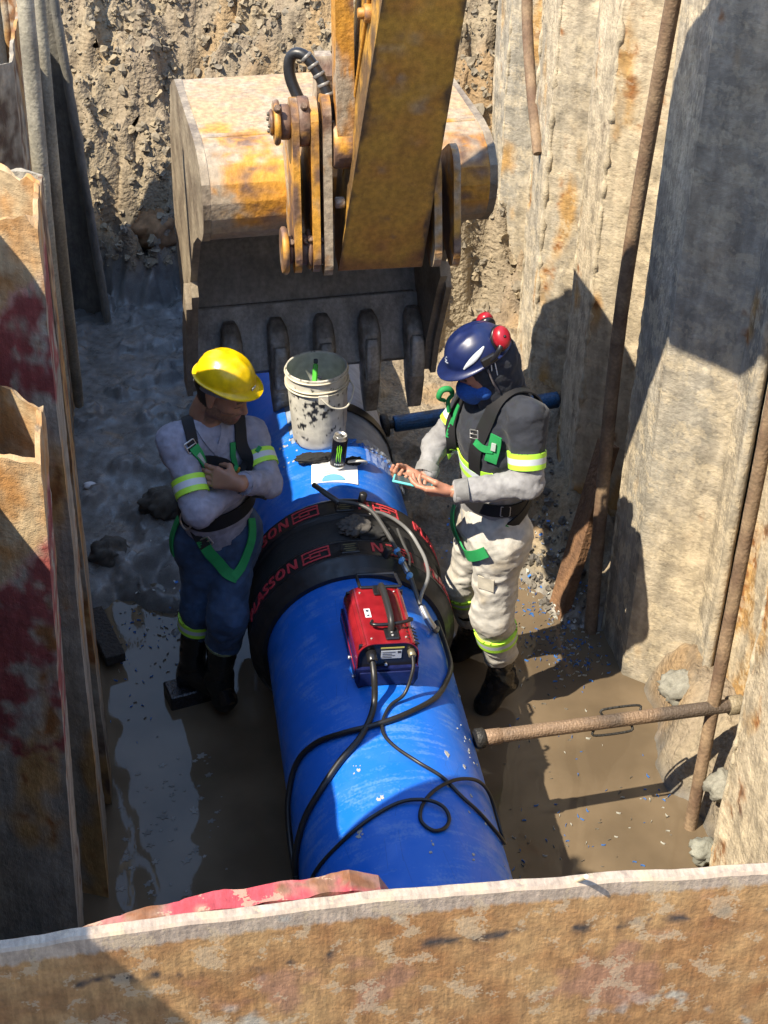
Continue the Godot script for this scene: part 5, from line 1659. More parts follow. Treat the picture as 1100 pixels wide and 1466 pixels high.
func head_bones(b: Blob, F: Transform3D) -> void:
	var P := func(x: float, y: float, z: float) -> Vector3: return F * Vector3(x, y, -z)
	var X := F.basis.x
	b.add(P.call(0, 0.035, -0.04), P.call(0, 0.04, 0.02), 0.083, 0.078, 0.02, X, 0.92)
	b.add(P.call(0, -0.005, 0.03), P.call(0, -0.055, 0.042), 0.062, 0.048, 0.03)
	b.add(P.call(-0.04, -0.06, 0.0), P.call(0, -0.088, 0.058), 0.030, 0.024, 0.03)
	b.add(P.call(0.04, -0.06, 0.0), P.call(0, -0.088, 0.058), 0.030, 0.024, 0.03)
	b.add(P.call(0, 0.012, 0.088), P.call(0, -0.032, 0.108), 0.009, 0.013, 0.012)
	b.add(P.call(-0.012, -0.036, 0.094), P.call(0.012, -0.036, 0.094), 0.010, 0.010, 0.01)
	b.add(P.call(-0.038, 0.022, 0.072), P.call(0.038, 0.022, 0.072), 0.016, 0.016, 0.014)
	b.add(P.call(-0.043, -0.022, 0.052), P.call(-0.030, -0.03, 0.068), 0.022, 0.018, 0.02)
	b.add(P.call(0.043, -0.022, 0.052), P.call(0.030, -0.03, 0.068), 0.022, 0.018, 0.02)
	b.add(P.call(-0.018, -0.062, 0.084), P.call(0.018, -0.062, 0.084), 0.008, 0.008, 0.01)
	b.add(P.call(-0.014, -0.073, 0.082), P.call(0.014, -0.073, 0.082), 0.009, 0.009, 0.008)
	for s in [-1.0, 1.0]:
		b.add(P.call(0.031 * s, 0.0, 0.074), P.call(0.033 * s, 0.0, 0.074), 0.0125, 0.0125, 0.004)
		b.add(P.call(0.079 * s, 0.012, -0.012), P.call(0.083 * s, -0.022, -0.004), 0.021, 0.013, 0.008, X, 0.4)
	b.add(P.call(0, -0.04, -0.03), P.call(0, -0.14, -0.045), 0.058, 0.058, 0.03)

func skin_paint(F: Transform3D, skin: Color, beard: float) -> Callable:
	var inv := F.affine_inverse()
	return func(p: Vector3) -> Color:
		var q := inv * p
		q.z = -q.z
		var c := skin * (1.0 + 0.12 * nc.get_noise_3dv(p * 2.0))
		if q.length() > 0.2: return c
		var dark := Color(0.018, 0.013, 0.011)
		if q.y > 0.045 or q.z < -0.02 and q.y > -0.05 and absf(q.x) < 0.078: c = dark
		if q.z > 0.06 and absf(q.y - 0.027) < 0.007 and absf(q.x) > 0.012 and absf(q.x) < 0.05: c = mix3(c, dark, 0.85)
		if q.z > 0.07 and absf(q.y + 0.004) < 0.0035 and absf(absf(q.x) - 0.032) < 0.013: c = Color(0.03, 0.02, 0.017)
		if q.z > 0.05 and absf(q.y + 0.067) < 0.010 and absf(q.x) < 0.024: c = Color(0.24, 0.09, 0.075)
		elif q.z > -0.02 and q.y < -0.03 and q.y > -0.13 and (absf(q.y + 0.067) < 0.022 or q.y < -0.07 or absf(q.x) > 0.04) and not (absf(q.y + 0.045) < 0.01 and absf(q.x) > 0.03 and q.z > 0.04):
			c = mix3(c, Color(0.05, 0.036, 0.03), beard * (0.7 + 0.6 * nc.get_noise_3dv(p * 9.0)))
		return c

# dir: where the straight fingers point; n: where the palm looks; th: the thumb's side
func hand_bones(b: Blob, w: Vector3, dir: Vector3, n: Vector3, th: float, curl: Array, thumb_curl := 0.5) -> void:
	dir = dir.normalized()
	n = (n - dir * n.dot(dir)).normalized()
	var s := dir.cross(n).normalized() * th
	b.add(w - dir * 0.02, w + dir * 0.02, 0.026, 0.024, 0.02, n, 0.75)
	var fl := [0.95, 1.06, 0.98, 0.78]
	for i in 4:
		var o := s * (0.032 - 0.0205 * i)
		var kn := w + dir * (0.092 - 0.004 * absf(i - 1.2)) + o
		b.add(w + dir * 0.018 + o * 0.5, kn, 0.0135, 0.0125, 0.016)
		var d := dir
		var p := kn
		var ls := [0.043, 0.026, 0.021]
		var rs := [0.0098, 0.009, 0.0082, 0.007]
		for k in 3:
			var a: float = curl[i] * [0.8, 1.0, 0.7][k]
			d = (d * cos(a) + n * sin(a)).normalized() if k == 0 else d.rotated(dir.cross(n).normalized(), a)
			var q: Vector3 = p + d * ls[k] * fl[i]
			b.add(p, q, rs[k], rs[k + 1], 0.005)
			p = q
	var t0 := w + dir * 0.025 + s * 0.022 + n * 0.008
	var t1 := t0 + (dir * 0.6 + s * 0.75 + n * 0.25).normalized() * 0.042
	var t2 := t1 + (dir * 0.9 + s * (0.4 - thumb_curl) + n * thumb_curl).normalized() * 0.033
	var t3 := t2 + (dir * 0.9 - s * thumb_curl * 0.4 + n * thumb_curl).normalized() * 0.026
	b.add(t0, t1, 0.0155, 0.0115, 0.015)
	b.add(t1, t2, 0.011, 0.0095, 0.005)
	b.add(t2, t3, 0.0095, 0.0075, 0.005)

func strap(bl: Blob, pts: Array, w: float, off: float, col: Color, n := 36, shift := 0.0) -> M:
	var sp := spline(pts, n)
	var c := []
	var nn := []
	for p in sp:
		var q := bl.onto(p, off)
		c.push_back(q)
		nn.push_back(bl.grad(q))
	var rings := []
	for i in c.size():
		var t: Vector3 = (c[mini(i + 1, c.size() - 1)] - c[maxi(i - 1, 0)]).normalized()
		var s: Vector3 = t.cross(nn[i]).normalized()
		var m: Vector3 = c[i] + s * shift
		var l := bl.onto(m - s * w * 0.5, off)
		var r := bl.onto(m + s * w * 0.5, off)
		var k: Vector3 = nn[i] * 0.003
		rings.push_back([l - k, r - k, r + k, l + k])
	var m := M.new()
	for i in rings.size() - 1:
		for k in 4:
			var k2 := (k + 1) % 4
			m.quad(rings[i][k], rings[i][k2], rings[i + 1][k2], rings[i + 1][k], 1 + k)
	var e: Array = rings[-1]
	m.quad(rings[0][3], rings[0][2], rings[0][1], rings[0][0], 6)
	m.quad(e[0], e[1], e[2], e[3], 7)
	m.fix(0)
	m.paint(func(p: Vector3) -> Color: return col * (1.0 + 0.25 * nc.get_noise_3dv(p * 2.0)))
	return m

# a band round a limb: rows of [position along a..b in metres, colour of the strip that follows]
func limb_band(bl: Blob, bones: Array, a: Vector3, b: Vector3, rows: Array, off := 0.013) -> M:
	var d := (b - a).normalized()
	var u := d.cross(Vector3(0.3, 0.2, 0.9)).normalized()
	var v := d.cross(u)
	var n := 36
	var grid := []
	for r in rows:
		var ring := []
		for k in n:
			var an := TAU * k / n
			var dir := u * cos(an) + v * sin(an)
			var ax: Vector3 = a + d * r[0]
			var p: Vector3 = ax + dir * 0.2
			for it in 24:
				var ds := 10.0
				for q in bones: ds = minf(ds, bl.one(q, p))
				if ds < 0.0008: break
				p -= dir * ds
			if (p - ax).dot(dir) < 0.01 or p.distance_to(ax) > 0.2: p = ax + dir * 0.045
			ring.push_back([p + dir * off, p - dir * 0.006])
		grid.push_back(ring)
	var m := M.new()
	for j in rows.size() - 1:
		var st := m.v.size()
		for k in n:
			var k2 := (k + 1) % n
			m.quad(grid[j][k][0], grid[j][k2][0], grid[j + 1][k2][0], grid[j + 1][k][0], 1 + j)
			if j == 0: m.quad(grid[j][k][1], grid[j][k2][1], grid[j][k2][0], grid[j][k][0], 20)
			if j == rows.size() - 2: m.quad(grid[j + 1][k][0], grid[j + 1][k2][0], grid[j + 1][k2][1], grid[j + 1][k][1], 21)
		for i in range(st, m.v.size(), 3):
			var mid := (m.v[i] + m.v[i + 1] + m.v[i + 2]) / 3.0
			var ax: Vector3 = a + d * (mid - a).dot(d)
			var out := mid - ax
			if i >= st and (m.v[i + 1] - m.v[i]).cross(m.v[i + 2] - m.v[i]).dot(out) > 0.0:
				var t := m.v[i + 1]
				m.v[i + 1] = m.v[i + 2]
				m.v[i + 2] = t
		while m.c.size() < m.v.size(): m.c.push_back(rows[j][1])
	return m

const NEON := Color(0.42, 0.78, 0.06)
const SILVER := Color(0.50, 0.55, 0.60)

func hi_vis(at: float, w: float) -> Array:
	return [[at, NEON], [at + w * 0.3, SILVER], [at + w * 0.68, NEON], [at + w, NEON]]

func helmet_shell(F: Transform3D, rx: float, ry: float, rz: float, visor: float) -> M:
	var n := 48
	var rings := []
	var nr := 14
	for j in nr + 5:
		var ring := []
		for k in n:
			var an := TAU * k / n
			var dx := sin(an)
			var dz := -cos(an)
			var front := maxf(0.0, cos(an))
			var brim := 0.008 + visor * pow(front, 1.6) + 0.004 * maxf(0.0, -cos(an))
			var drop := -0.012 * front - 0.006 * maxf(0.0, -cos(an))
			var p: Vector3
			if j <= nr:
				var e := PI / 2 * (1.0 - float(j) / nr)
				var r := pow(cos(e), 0.9)
				p = Vector3(dx * rx * r, sin(e) * ry, dz * rz * r)
				var lat := 1.0 if j > 1 else 0.0
				if absf(p.x) < 0.018 and p.y > 0.05: p.y += 0.005 * lat * (1.0 - absf(p.x) / 0.018)
				if absf(absf(p.x) - 0.045) < 0.009 and p.y > 0.06: p.y += 0.0025
			elif j == nr + 1: p = Vector3(dx * (rx + brim * (1.0 if absf(dx) < 0.9 else 1.0)), drop, dz * (rz + brim))
			elif j == nr + 2: p = Vector3(dx * (rx + brim), drop - 0.004, dz * (rz + brim))
			elif j == nr + 3: p = Vector3(dx * (rx - 0.004), -0.004, dz * (rz - 0.004))
			else: p = Vector3(0, ry * 0.9, 0)
			ring.push_back(F * p)
		rings.push_back(ring)
	var m := M.new()
	for j in rings.size() - 1:
		for k in n:
			var k2 := (k + 1) % n
			if j == 0: m.tri(rings[0][0], rings[1][k], rings[1][k2], 1)
			elif j == rings.size() - 2: m.tri(rings[j][k], rings[j + 1][0], rings[j][k2], 4)
			else: m.quad(rings[j][k], rings[j + 1][k], rings[j + 1][k2], rings[j][k2], 1 if j < nr + 1 else 2 + j - nr)
	m.fix(0)
	return m

func buckle(parent: Node3D, bl: Blob, at: Vector3, along: Vector3, w: float, material: Material) -> void:
	var c := bl.onto(at, 0.013)
	var n := bl.grad(c)
	var z := (along - n * along.dot(n)).normalized()
	var x := n.cross(z)
	var B := Transform3D(Basis(x, n, z), c)
	var m := M.new()
	for s in [-1.0, 1.0]:
		m.box(B * Transform3D(Basis(), Vector3(w * 0.5 * s, 0, 0)), Vector3(0.006, 0.006, w * 0.85), 0.002)
		m.box(B * Transform3D(Basis(), Vector3(0, 0, w * 0.4 * s)), Vector3(w, 0.006, 0.006), 0.002)
	m.box(B, Vector3(w, 0.006, 0.006), 0.002)
	part("buckle", m, material, parent)

func fold(amp: float, fx: float, fy: float) -> Callable:
	return func(p: Vector3) -> float:
		var a := nb.get_noise_3dv(p * Vector3(fx, fy, fx))
		var b := nb.get_noise_3dv(p * Vector3(fx * 2.1, fy * 1.7, fx * 2.1) + Vector3(5, 5, 5))
		var c := nb.get_noise_3dv(p * Vector3(fx * 4.0, fy * 3.0, fx * 4.0) + Vector3(9, 1, 3))
		return amp * (0.6 - 1.5 * absf(a) + 0.5 * b - 0.3 * absf(c))

func cloth_mat(key: String, rough := 0.85) -> StandardMaterial3D:
	var m := mat(key, Color.WHITE, rough, "soft", 6.0, "bump", 0.05, 0, true)
	m.rim_enabled = true
	m.rim = 0.15
	return m

func boots(bl: Blob, knee: Vector3, ank: Vector3, toe: Vector3, top: float) -> void:
	bl.add(ank, ank.lerp(knee, top), 0.052, 0.064, 0.03, Vector3.ZERO, 1.0, true)
	var f := (toe - ank)
	f.y = 0
	f = f.normalized()
	var heel := ank - f * 0.025 + Vector3(0, -0.055, 0)
	bl.add(ank, heel, 0.052, 0.042, 0.03)
	bl.add(heel, toe + Vector3(0, 0.012, 0) - f * 0.04, 0.040, 0.044, 0.03)
	bl.add(ank + f * 0.02, toe - f * 0.05 + Vector3(0, 0.015, 0), 0.05, 0.04, 0.04)

func worker_left() -> void:
	var V := func(x, y, z): return Vector3(x, y, z)
	var t := thing("person", "worker in yellow helmet and green harness with folded arms left of the pipe", "person", V.call(0.12, 0.05, -5.05), "workers in the trench")
	var neck: Vector3 = V.call(0.165, 1.375, -5.085)
	var rs: Vector3 = V.call(0.030, 1.335, -5.02)
	var ls: Vector3 = V.call(0.312, 1.285, -5.13)
	var re: Vector3 = V.call(0.092, 1.150, -4.80)
	var rw: Vector3 = V.call(0.265, 1.165, -4.955)
	var le: Vector3 = V.call(0.374, 1.165, -4.945)
	var lw: Vector3 = V.call(0.252, 1.262, -4.815)
	var chest: Vector3 = V.call(0.172, 1.20, -5.10)
	var belly: Vector3 = V.call(0.172, 1.01, -5.085)
	var pel: Vector3 = V.call(0.170, 0.85, -5.10)
	var rh: Vector3 = V.call(0.100, 0.80, -5.09)
	var lh: Vector3 = V.call(0.240, 0.80, -5.11)
	var lk: Vector3 = V.call(0.185, 0.56, -4.895)
	var la: Vector3 = V.call(0.135, 0.175, -4.975)
	var rk: Vector3 = V.call(0.070, 0.50, -5.03)
	var ra: Vector3 = V.call(0.026, 0.150, -5.07)
	var ltoe: Vector3 = V.call(0.175, 0.075, -4.88)
	var rtoe: Vector3 = V.call(0.155, 0.085, -4.99)
	var F := head_frame(V.call(0.214, 1.535, -5.035), V.call(0.76, -0.30, 0.50), V.call(0.16, 1.0, 0.12))
	var fw: Vector3 = V.call(0.35, 0.0, 0.92)
	# body
	var b := Blob.new()
	b.add(neck + V.call(0, -0.06, 0), F * Vector3(0, -0.08, 0.035), 0.058, 0.055, 0.03)
	b.add(rs, ls, 0.055, 0.055, 0.06)
	b.add(chest, belly, 0.12, 0.105, 0.06, fw, 0.72)
	b.add(pel, belly, 0.12, 0.105, 0.06, fw, 0.75)
	b.add(rs, re, 0.045, 0.037); b.add(re, rw, 0.037, 0.028)
	b.add(ls, le, 0.045, 0.037); b.add(le, lw, 0.037, 0.028)
	b.add(rh, rk, 0.075, 0.05); b.add(rk, ra, 0.05, 0.036)
	b.add(lh, lk, 0.075, 0.05); b.add(lk, la, 0.05, 0.036)
	b.build(0.012)
	clear_bones(b)
	head_bones(b, F)
	b.build(0.004)
	clear_bones(b)
	# his left hand lies over the right upper arm, wrist bare
	b.add(lw + V.call(0.03, -0.01, -0.03), lw, 0.031, 0.027, 0.02)
	hand_bones(b, lw + V.call(-0.012, 0.004, 0.004), V.call(-0.84, 0.0, -0.54), V.call(-0.4, -0.25, -0.8), -1.0, [0.3, 0.3, 0.35, 0.4], 0.5)
	hand_bones(b, rw, V.call(0.8, 0.15, -0.35), V.call(0.3, -0.1, -0.9), 1.0, [0.5, 0.5, 0.5, 0.5], 0.4)
	b.build(0.0035)
	var skin := mat("skin", Color.WHITE, 0.5, "", 1, "", 0, 0, true)
	skin.subsurf_scatter_enabled = true
	skin.subsurf_scatter_strength = 0.12
	hang("body", b.done(skin_paint(F, Color(0.30, 0.155, 0.095), 0.75), world_of(t)), skin, t)
	# shirt
	var s := Blob.new()
	s.add(rs, ls, 0.069, 0.069, 0.07)
	s.add(neck + V.call(0, -0.05, 0.0), chest, 0.078, 0.13, 0.08, fw, 0.76)
	s.add(chest, belly, 0.138, 0.122, 0.08, fw, 0.74)
	s.add(belly, pel + V.call(0, -0.005, 0), 0.125, 0.138, 0.07, fw, 0.8, true)
	s.add(rs, re, 0.062, 0.050, 0.03); s.add(re, rw, 0.050, 0.040, 0.02, Vector3.ZERO, 1.0, true)
	s.add(ls, le, 0.062, 0.049, 0.03); s.add(le, lw.lerp(le, 0.08), 0.049, 0.037, 0.02, Vector3.ZERO, 1.0, true)
	s.build(0.009)
	var grey := cloth_mat("shirt_cloth")
	hang("shirt", s.done(func(p: Vector3) -> Color: return Color(0.29, 0.295, 0.37) * (1.0 + 0.2 * nb.get_noise_3dv(p * 4.0)), world_of(t), fold(0.016, 2.2, 3.8)), grey, t)
	var vis := mat("hi_vis", Color.WHITE, 0.45, "", 1, "", 0, 0, true)
	part("sleeve_stripe", limb_band(s, [4], rs, re, hi_vis(0.155, 0.068)), vis, t)
	part("sleeve_stripe", limb_band(s, [6], ls, le, hi_vis(0.10, 0.06)), vis, t)
	part("cuff", limb_band(s, [7], le, lw, [[0.135, Color(0.28, 0.285, 0.36)], [0.178, Color(0.28, 0.285, 0.36)]], 0.008), grey, t)
	# open collar
	var cl := M.new()
	for sd in [-1.0, 1.0]:
		cl.add(strap(s, [neck + V.call(-0.06 * sd, 0.045, -0.05), neck + V.call(0.05 if sd > 0 else -0.075, 0.02, 0.03 + 0.02 * sd), V.call(0.20 - 0.012 * sd, 1.29, -4.96)], 0.035, 0.008, Color(0.31, 0.315, 0.39), 16))
	part("collar", cl, grey, t)
	# trousers
	var u := Blob.new()
	u.add(pel + V.call(-0.03, 0.02, 0), pel + V.call(0.03, 0.02, 0), 0.128, 0.128, 0.06, fw, 0.85)
	u.add(rh, lh, 0.10, 0.10, 0.06)
	u.add(rh, rk, 0.093, 0.068, 0.05); u.add(rk, rk.lerp(ra, 0.35), 0.068, 0.066, 0.03, Vector3.ZERO, 1.0, true)
	u.add(lh, lk, 0.098, 0.076, 0.05); u.add(lk, lk.lerp(la, 0.42), 0.076, 0.072, 0.03, Vector3.ZERO, 1.0, true)
	u.build(0.009)
	hang("trousers", u.done(func(p: Vector3) -> Color: return Color(0.032, 0.068, 0.145) * (1.0 + 0.5 * nb.get_noise_3dv(p * 5.0) + 0.3 * nc.get_noise_3dv(p)), world_of(t), fold(0.014, 2.0, 3.2)), cloth_mat("trouser_cloth"), t)
	part("leg_stripe", limb_band(u, [3], rk, ra, hi_vis(0.035, 0.055)), vis, t)
	part("leg_hem", limb_band(u, [5], lk, la, [[0.155, Color(0.2, 0.22, 0.12)], [0.166, Color(0.2, 0.22, 0.12)]], 0.004), vis, t)
	# boots
	var wet := mat("rubber_boot", Color.WHITE, 0.16, "", 1, "", 0, 0, true)
	for q in [[lk, la, ltoe], [rk, ra, rtoe]]:
		var o := Blob.new()
		boots(o, q[0], q[1], q[2], 0.78 if q[0] == rk else 0.62)
		o.build(0.008)
		hang("boot", o.done(func(p: Vector3) -> Color: return Color(0.012, 0.012, 0.013), world_of(t), fold(0.007, 2.0, 4.0)), wet, t)
	# harness
	var web := mat("webbing", Color.WHITE, 0.75, "twill", 45.0, "", 0, 0, true)
	var BLK := Color(0.012, 0.013, 0.017)
	var GRN := Color(0.02, 0.40, 0.11)
	var zinc := mat("harness_steel", Color(0.5, 0.5, 0.5), 0.3, "", 1, "", 0, 0.8)
	part("shoulder_strap", strap(s, [V.call(0.085, 1.40, -5.12), V.call(0.075, 1.395, -5.02), V.call(0.082, 1.33, -4.95)], 0.045, 0.012, BLK, 20), web, t)
	part("green_strap", strap(s, [V.call(0.080, 1.345, -4.96), V.call(0.095, 1.28, -4.94), V.call(0.105, 1.20, -4.93)], 0.045, 0.016, GRN, 16), web, t)
	part("strap_label", strap(s, [V.call(0.088, 1.315, -4.94), V.call(0.097, 1.265, -4.93)], 0.020, 0.021, Color(0.55, 0.62, 0.58), 6), web, t)
	part("green_loop", strap(s, [V.call(0.10, 1.245, -4.94), V.call(0.125, 1.235, -4.935), V.call(0.15, 1.245, -4.935)], 0.028, 0.020, GRN, 10), web, t)
	buckle(t, s, V.call(0.079, 1.355, -4.95), V.call(0.02, -0.1, 0.0), 0.048, zinc)
	part("shoulder_strap", strap(s, [V.call(0.262, 1.37, -5.16), V.call(0.275, 1.37, -5.06), V.call(0.285, 1.29, -4.99), V.call(0.30, 1.20, -4.98), V.call(0.315, 1.09, -4.98)], 0.05, 0.013, BLK, 26), web, t)
	part("strap_end", strap(s, [V.call(0.325, 1.17, -4.875), V.call(0.325, 1.135, -4.87), V.call(0.325, 1.10, -4.88)], 0.046, 0.012, BLK, 8), web, t)
	part("green_strap", strap(s, [V.call(0.25, 1.33, -4.99), V.call(0.25, 1.27, -4.97), V.call(0.255, 1.22, -4.96)], 0.022, 0.012, GRN, 12), web, t)
	part("green_loop", strap(s, [V.call(0.335, 1.275, -5.02), V.call(0.345, 1.27, -5.01)], 0.025, 0.016, GRN, 4), web, t)
	part("chest_strap", strap(s, [V.call(0.105, 1.295, -4.95), V.call(0.17, 1.275, -4.95), V.call(0.24, 1.245, -4.96), V.call(0.285, 1.25, -4.98)], 0.036, 0.014, BLK, 22), web, t)
	part("chest_strap", strap(s, [V.call(0.225, 1.25, -4.96), V.call(0.235, 1.20, -4.955), V.call(0.235, 1.14, -4.96)], 0.024, 0.014, BLK, 12), web, t)
	part("belt", strap(s, [V.call(0.015, 1.02, -5.16), V.call(0.02, 1.00, -5.03), V.call(0.10, 0.975, -4.97), V.call(0.19, 0.985, -4.96), V.call(0.28, 1.005, -5.0), V.call(0.325, 1.03, -5.10)], 0.065, 0.014, BLK, 44), web, t)
	part("belt_ring", M.new().tube(spline([V.call(0.035, 1.04, -4.98), V.call(0.06, 1.03, -4.955), V.call(0.062, 0.99, -4.945), V.call(0.04, 0.97, -4.955), V.call(0.022, 1.0, -4.975), V.call(0.035, 1.04, -4.98)], 24), 0.004, 8), zinc, t)
	part("side_strap", strap(u, [V.call(0.06, 0.97, -4.98), V.call(0.085, 0.92, -4.97), V.call(0.115, 0.87, -4.955)], 0.045, 0.016, BLK, 14), web, t)
	part("thigh_strap", strap(u, [V.call(0.10, 0.90, -4.965), V.call(0.135, 0.83, -4.955), V.call(0.19, 0.755, -4.945), V.call(0.225, 0.715, -4.95)], 0.046, 0.016, GRN, 26), web, t)
	part("thigh_strap", strap(u, [V.call(0.215, 0.725, -4.94), V.call(0.26, 0.78, -4.96), V.call(0.30, 0.86, -5.0), V.call(0.315, 0.94, -5.04)], 0.036, 0.018, GRN, 26), web, t)
	part("hanging_strap", strap(u, [V.call(0.01, 0.97, -5.08), V.call(0.0, 0.88, -5.07), V.call(0.005, 0.78, -5.06)], 0.04, 0.014, GRN, 14), web, t)
	buckle(t, s, V.call(0.112, 0.885, -4.955), V.call(0.05, -0.08, 0.0), 0.05, zinc)
	part("pen", M.new().cyl(V.call(0.252, 1.22, -4.945), V.call(0.262, 1.25, -4.945), 0.005, 8), mat("pen_orange", Color(0.5, 0.22, 0.03), 0.4), t)
	# helmet
	var H := F * Transform3D(Basis(Vector3.RIGHT, 0.10), Vector3(0, 0.072, 0.006))
	var yel := mat("helmet_yellow", Color(0.80, 0.54, 0.004), 0.3, "soft", 5.0)
	var hm := part("helmet", helmet_shell(H, 0.102, 0.103, 0.117, 0.028), yel, t)
	part("badge", M.new().box(H * Transform3D(Basis(), Vector3(0, 0.008, -0.121)), Vector3(0.026, 0.012, 0.004), 0.001), mat("badge", Color(0.4, 0.4, 0.38), 0.5), hm)
	var hb := M.new()
	for i in 24:
		var a0 := TAU * i / 24
		var a1 := TAU * (i + 1) / 24
		hb.bar(H * Vector3(sin(a0) * 0.090, -0.024 - 0.02 * maxf(0, -cos(a0)), -cos(a0) * 0.102), H * Vector3(sin(a1) * 0.090, -0.024 - 0.02 * maxf(0, -cos(a1)), -cos(a1) * 0.102), 0.004, 0.026, H.basis.y, 0.001)
	part("headband", hb, mat("headband", Color(0.13, 0.14, 0.18), 0.6), hm)
	part("ratchet", M.new().box(H * Transform3D(Basis(), Vector3(0.0, -0.045, 0.106)), Vector3(0.07, 0.03, 0.015), 0.004), mats["headband"], hm)

func worker_right() -> void:
	var V := func(x, y, z): return Vector3(x, y, z)
	var t := thing("person", "worker in dark blue helmet and face mask with a phone, right of the pipe", "person", V.call(1.28, 0.0, -4.95), "workers in the trench")
	var neck: Vector3 = V.call(1.255, 1.545, -4.87)
	var ls: Vector3 = V.call(1.318, 1.525, -4.725)
	var rs: Vector3 = V.call(1.205, 1.455, -5.02)
	var le: Vector3 = V.call(1.318, 1.290, -4.635)
	var lw: Vector3 = V.call(1.050, 1.258, -4.665)
	var re: Vector3 = V.call(1.045, 1.240, -5.01)
	var rw: Vector3 = V.call(0.972, 1.182, -4.885)
	var chest: Vector3 = V.call(1.245, 1.355, -4.88)
	var belly: Vector3 = V.call(1.262, 1.14, -4.88)
	var pel: Vector3 = V.call(1.262, 0.97, -4.88)
	var lh: Vector3 = V.call(1.270, 0.92, -4.795)
	var rh: Vector3 = V.call(1.245, 0.90, -4.965)
	var lk: Vector3 = V.call(1.258, 0.57, -4.765)
	var la: Vector3 = V.call(1.345, 0.165, -4.845)
	var rk: Vector3 = V.call(1.185, 0.53, -5.03)
	var ra: Vector3 = V.call(1.285, 0.145, -5.16)
	var ltoe: Vector3 = V.call(1.225, 0.015, -4.80)
	var rtoe: Vector3 = V.call(1.165, 0.025, -5.17)
	var F := head_frame(V.call(1.178, 1.672, -4.868), V.call(-0.80, -0.50, 0.16), V.call(-0.42, 0.9, 0.03))
	var fw: Vector3 = V.call(-0.92, 0.0, 0.38)
	var b := Blob.new()
	b.add(neck + V.call(0, -0.06, 0), F * Vector3(0, -0.08, 0.035), 0.058, 0.055, 0.03)
	b.add(rs, ls, 0.055, 0.055, 0.06)
	b.add(chest, belly, 0.125, 0.11, 0.06, fw, 0.72)
	b.add(pel, belly, 0.12, 0.11, 0.06, fw, 0.75)
	b.add(rs, re, 0.045, 0.037); b.add(re, rw, 0.037, 0.028)
	b.add(ls, le, 0.045, 0.037); b.add(le, lw, 0.037, 0.028)
	b.add(rh, rk, 0.075, 0.05); b.add(rk, ra, 0.05, 0.036)
	b.add(lh, lk, 0.075, 0.05); b.add(lk, la, 0.05, 0.036)
	b.build(0.012)
	clear_bones(b)
	head_bones(b, F)
	b.build(0.004)
	clear_bones(b)
	hand_bones(b, lw + V.call(-0.012, 0, -0.004), V.call(-0.88, -0.17, -0.36), V.call(-0.25, 0.52, -0.82), -1.0, [0.38, 0.55, 0.68, 0.75], 0.45)
	hand_bones(b, rw + V.call(-0.01, 0.006, 0.006), V.call(-0.85, 0.16, 0.42), V.call(0.1, 0.95, 0.15), 1.0, [0.6, 0.68, 0.75, 0.75], 0.5)
	b.build(0.003)
	var skin: StandardMaterial3D = mats["skin"]
	hang("body", b.done(skin_paint(F, Color(0.40, 0.19, 0.125), 0.3), world_of(t)), skin, t)
	# hood over head and neck
	var cloth := cloth_mat("shirt_cloth")
	var NAVY := Color(0.022, 0.026, 0.038)
	var hd := Blob.new()
	hd.add(F * Vector3(0, 0.035, 0.04), F * Vector3(0, 0.03, -0.005), 0.090, 0.086, 0.03)
	hd.add(F * Vector3(0, -0.03, 0.02), F * Vector3(0, -0.075, -0.02), 0.082, 0.066, 0.04)
	hd.add(F * Vector3(0, -0.02, 0.05), neck + V.call(0.01, -0.03, 0), 0.080, 0.098, 0.06)
	hd.planes = [[F * Vector3(0, -0.036, -0.074), (F.basis * Vector3(0, 0.25, -1)).normalized()]]
	hd.build(0.007)
	hang("hood", hd.done(func(p: Vector3) -> Color: return NAVY * (1.0 + 0.3 * nb.get_noise_3dv(p * 5.0)), world_of(t), fold(0.010, 3.0, 4.0)), cloth, t)
	# dust mask
	var mk := Blob.new()
	mk.add(F * Vector3(0, -0.045, -0.075), F * Vector3(0, -0.075, -0.07), 0.052, 0.040, 0.02)
	mk.add(F * Vector3(0, -0.04, -0.10), F * Vector3(0, -0.07, -0.098), 0.034, 0.03, 0.04)
	mk.add(F * Vector3(-0.05, -0.055, -0.05), F * Vector3(0.05, -0.055, -0.05), 0.035, 0.035, 0.03)
	mk.build(0.005)
	hang("face_mask", mk.done(func(p: Vector3) -> Color: return Color(0.02, 0.13, 0.55), world_of(t)), mat("mask_cloth", Color.WHITE, 0.8, "grain", 9.0, "", 0, 0, true), t)
	for q in [[Vector3(-0.055, -0.06, -0.065), Vector3(-0.085, -0.01, -0.01), Vector3(-0.10, 0.055, 0.02)], [Vector3(-0.06, -0.085, -0.05), Vector3(-0.092, -0.03, 0.005), Vector3(-0.102, 0.055, 0.035)]]:
		part("elastic", M.new().tube(spline([F * q[0], F * q[1], F * q[2]], 14), 0.0022, 6), mat("white_plastic", Color(0.72, 0.72, 0.70), 0.5), t)
	part("chin_strap", M.new().tube(spline([F * Vector3(-0.098, 0.05, 0.0), F * Vector3(-0.098, -0.02, -0.01), F * Vector3(-0.075, -0.09, -0.01), F * Vector3(-0.04, -0.115, -0.035)], 20), 0.004, 8, 1, true, 2.2), mat("grey_webbing", Color(0.16, 0.14, 0.14), 0.7), t)
	# shirt
	var s := Blob.new()
	s.add(rs, ls, 0.074, 0.074, 0.07)
	s.add(neck + V.call(0.01, -0.05, 0.0), chest, 0.095, 0.145, 0.08, fw, 0.78)
	s.add(chest, belly, 0.150, 0.132, 0.08, fw, 0.76)
	s.add(belly, pel + V.call(-0.005, -0.03, 0), 0.132, 0.142, 0.07, fw, 0.82, true)
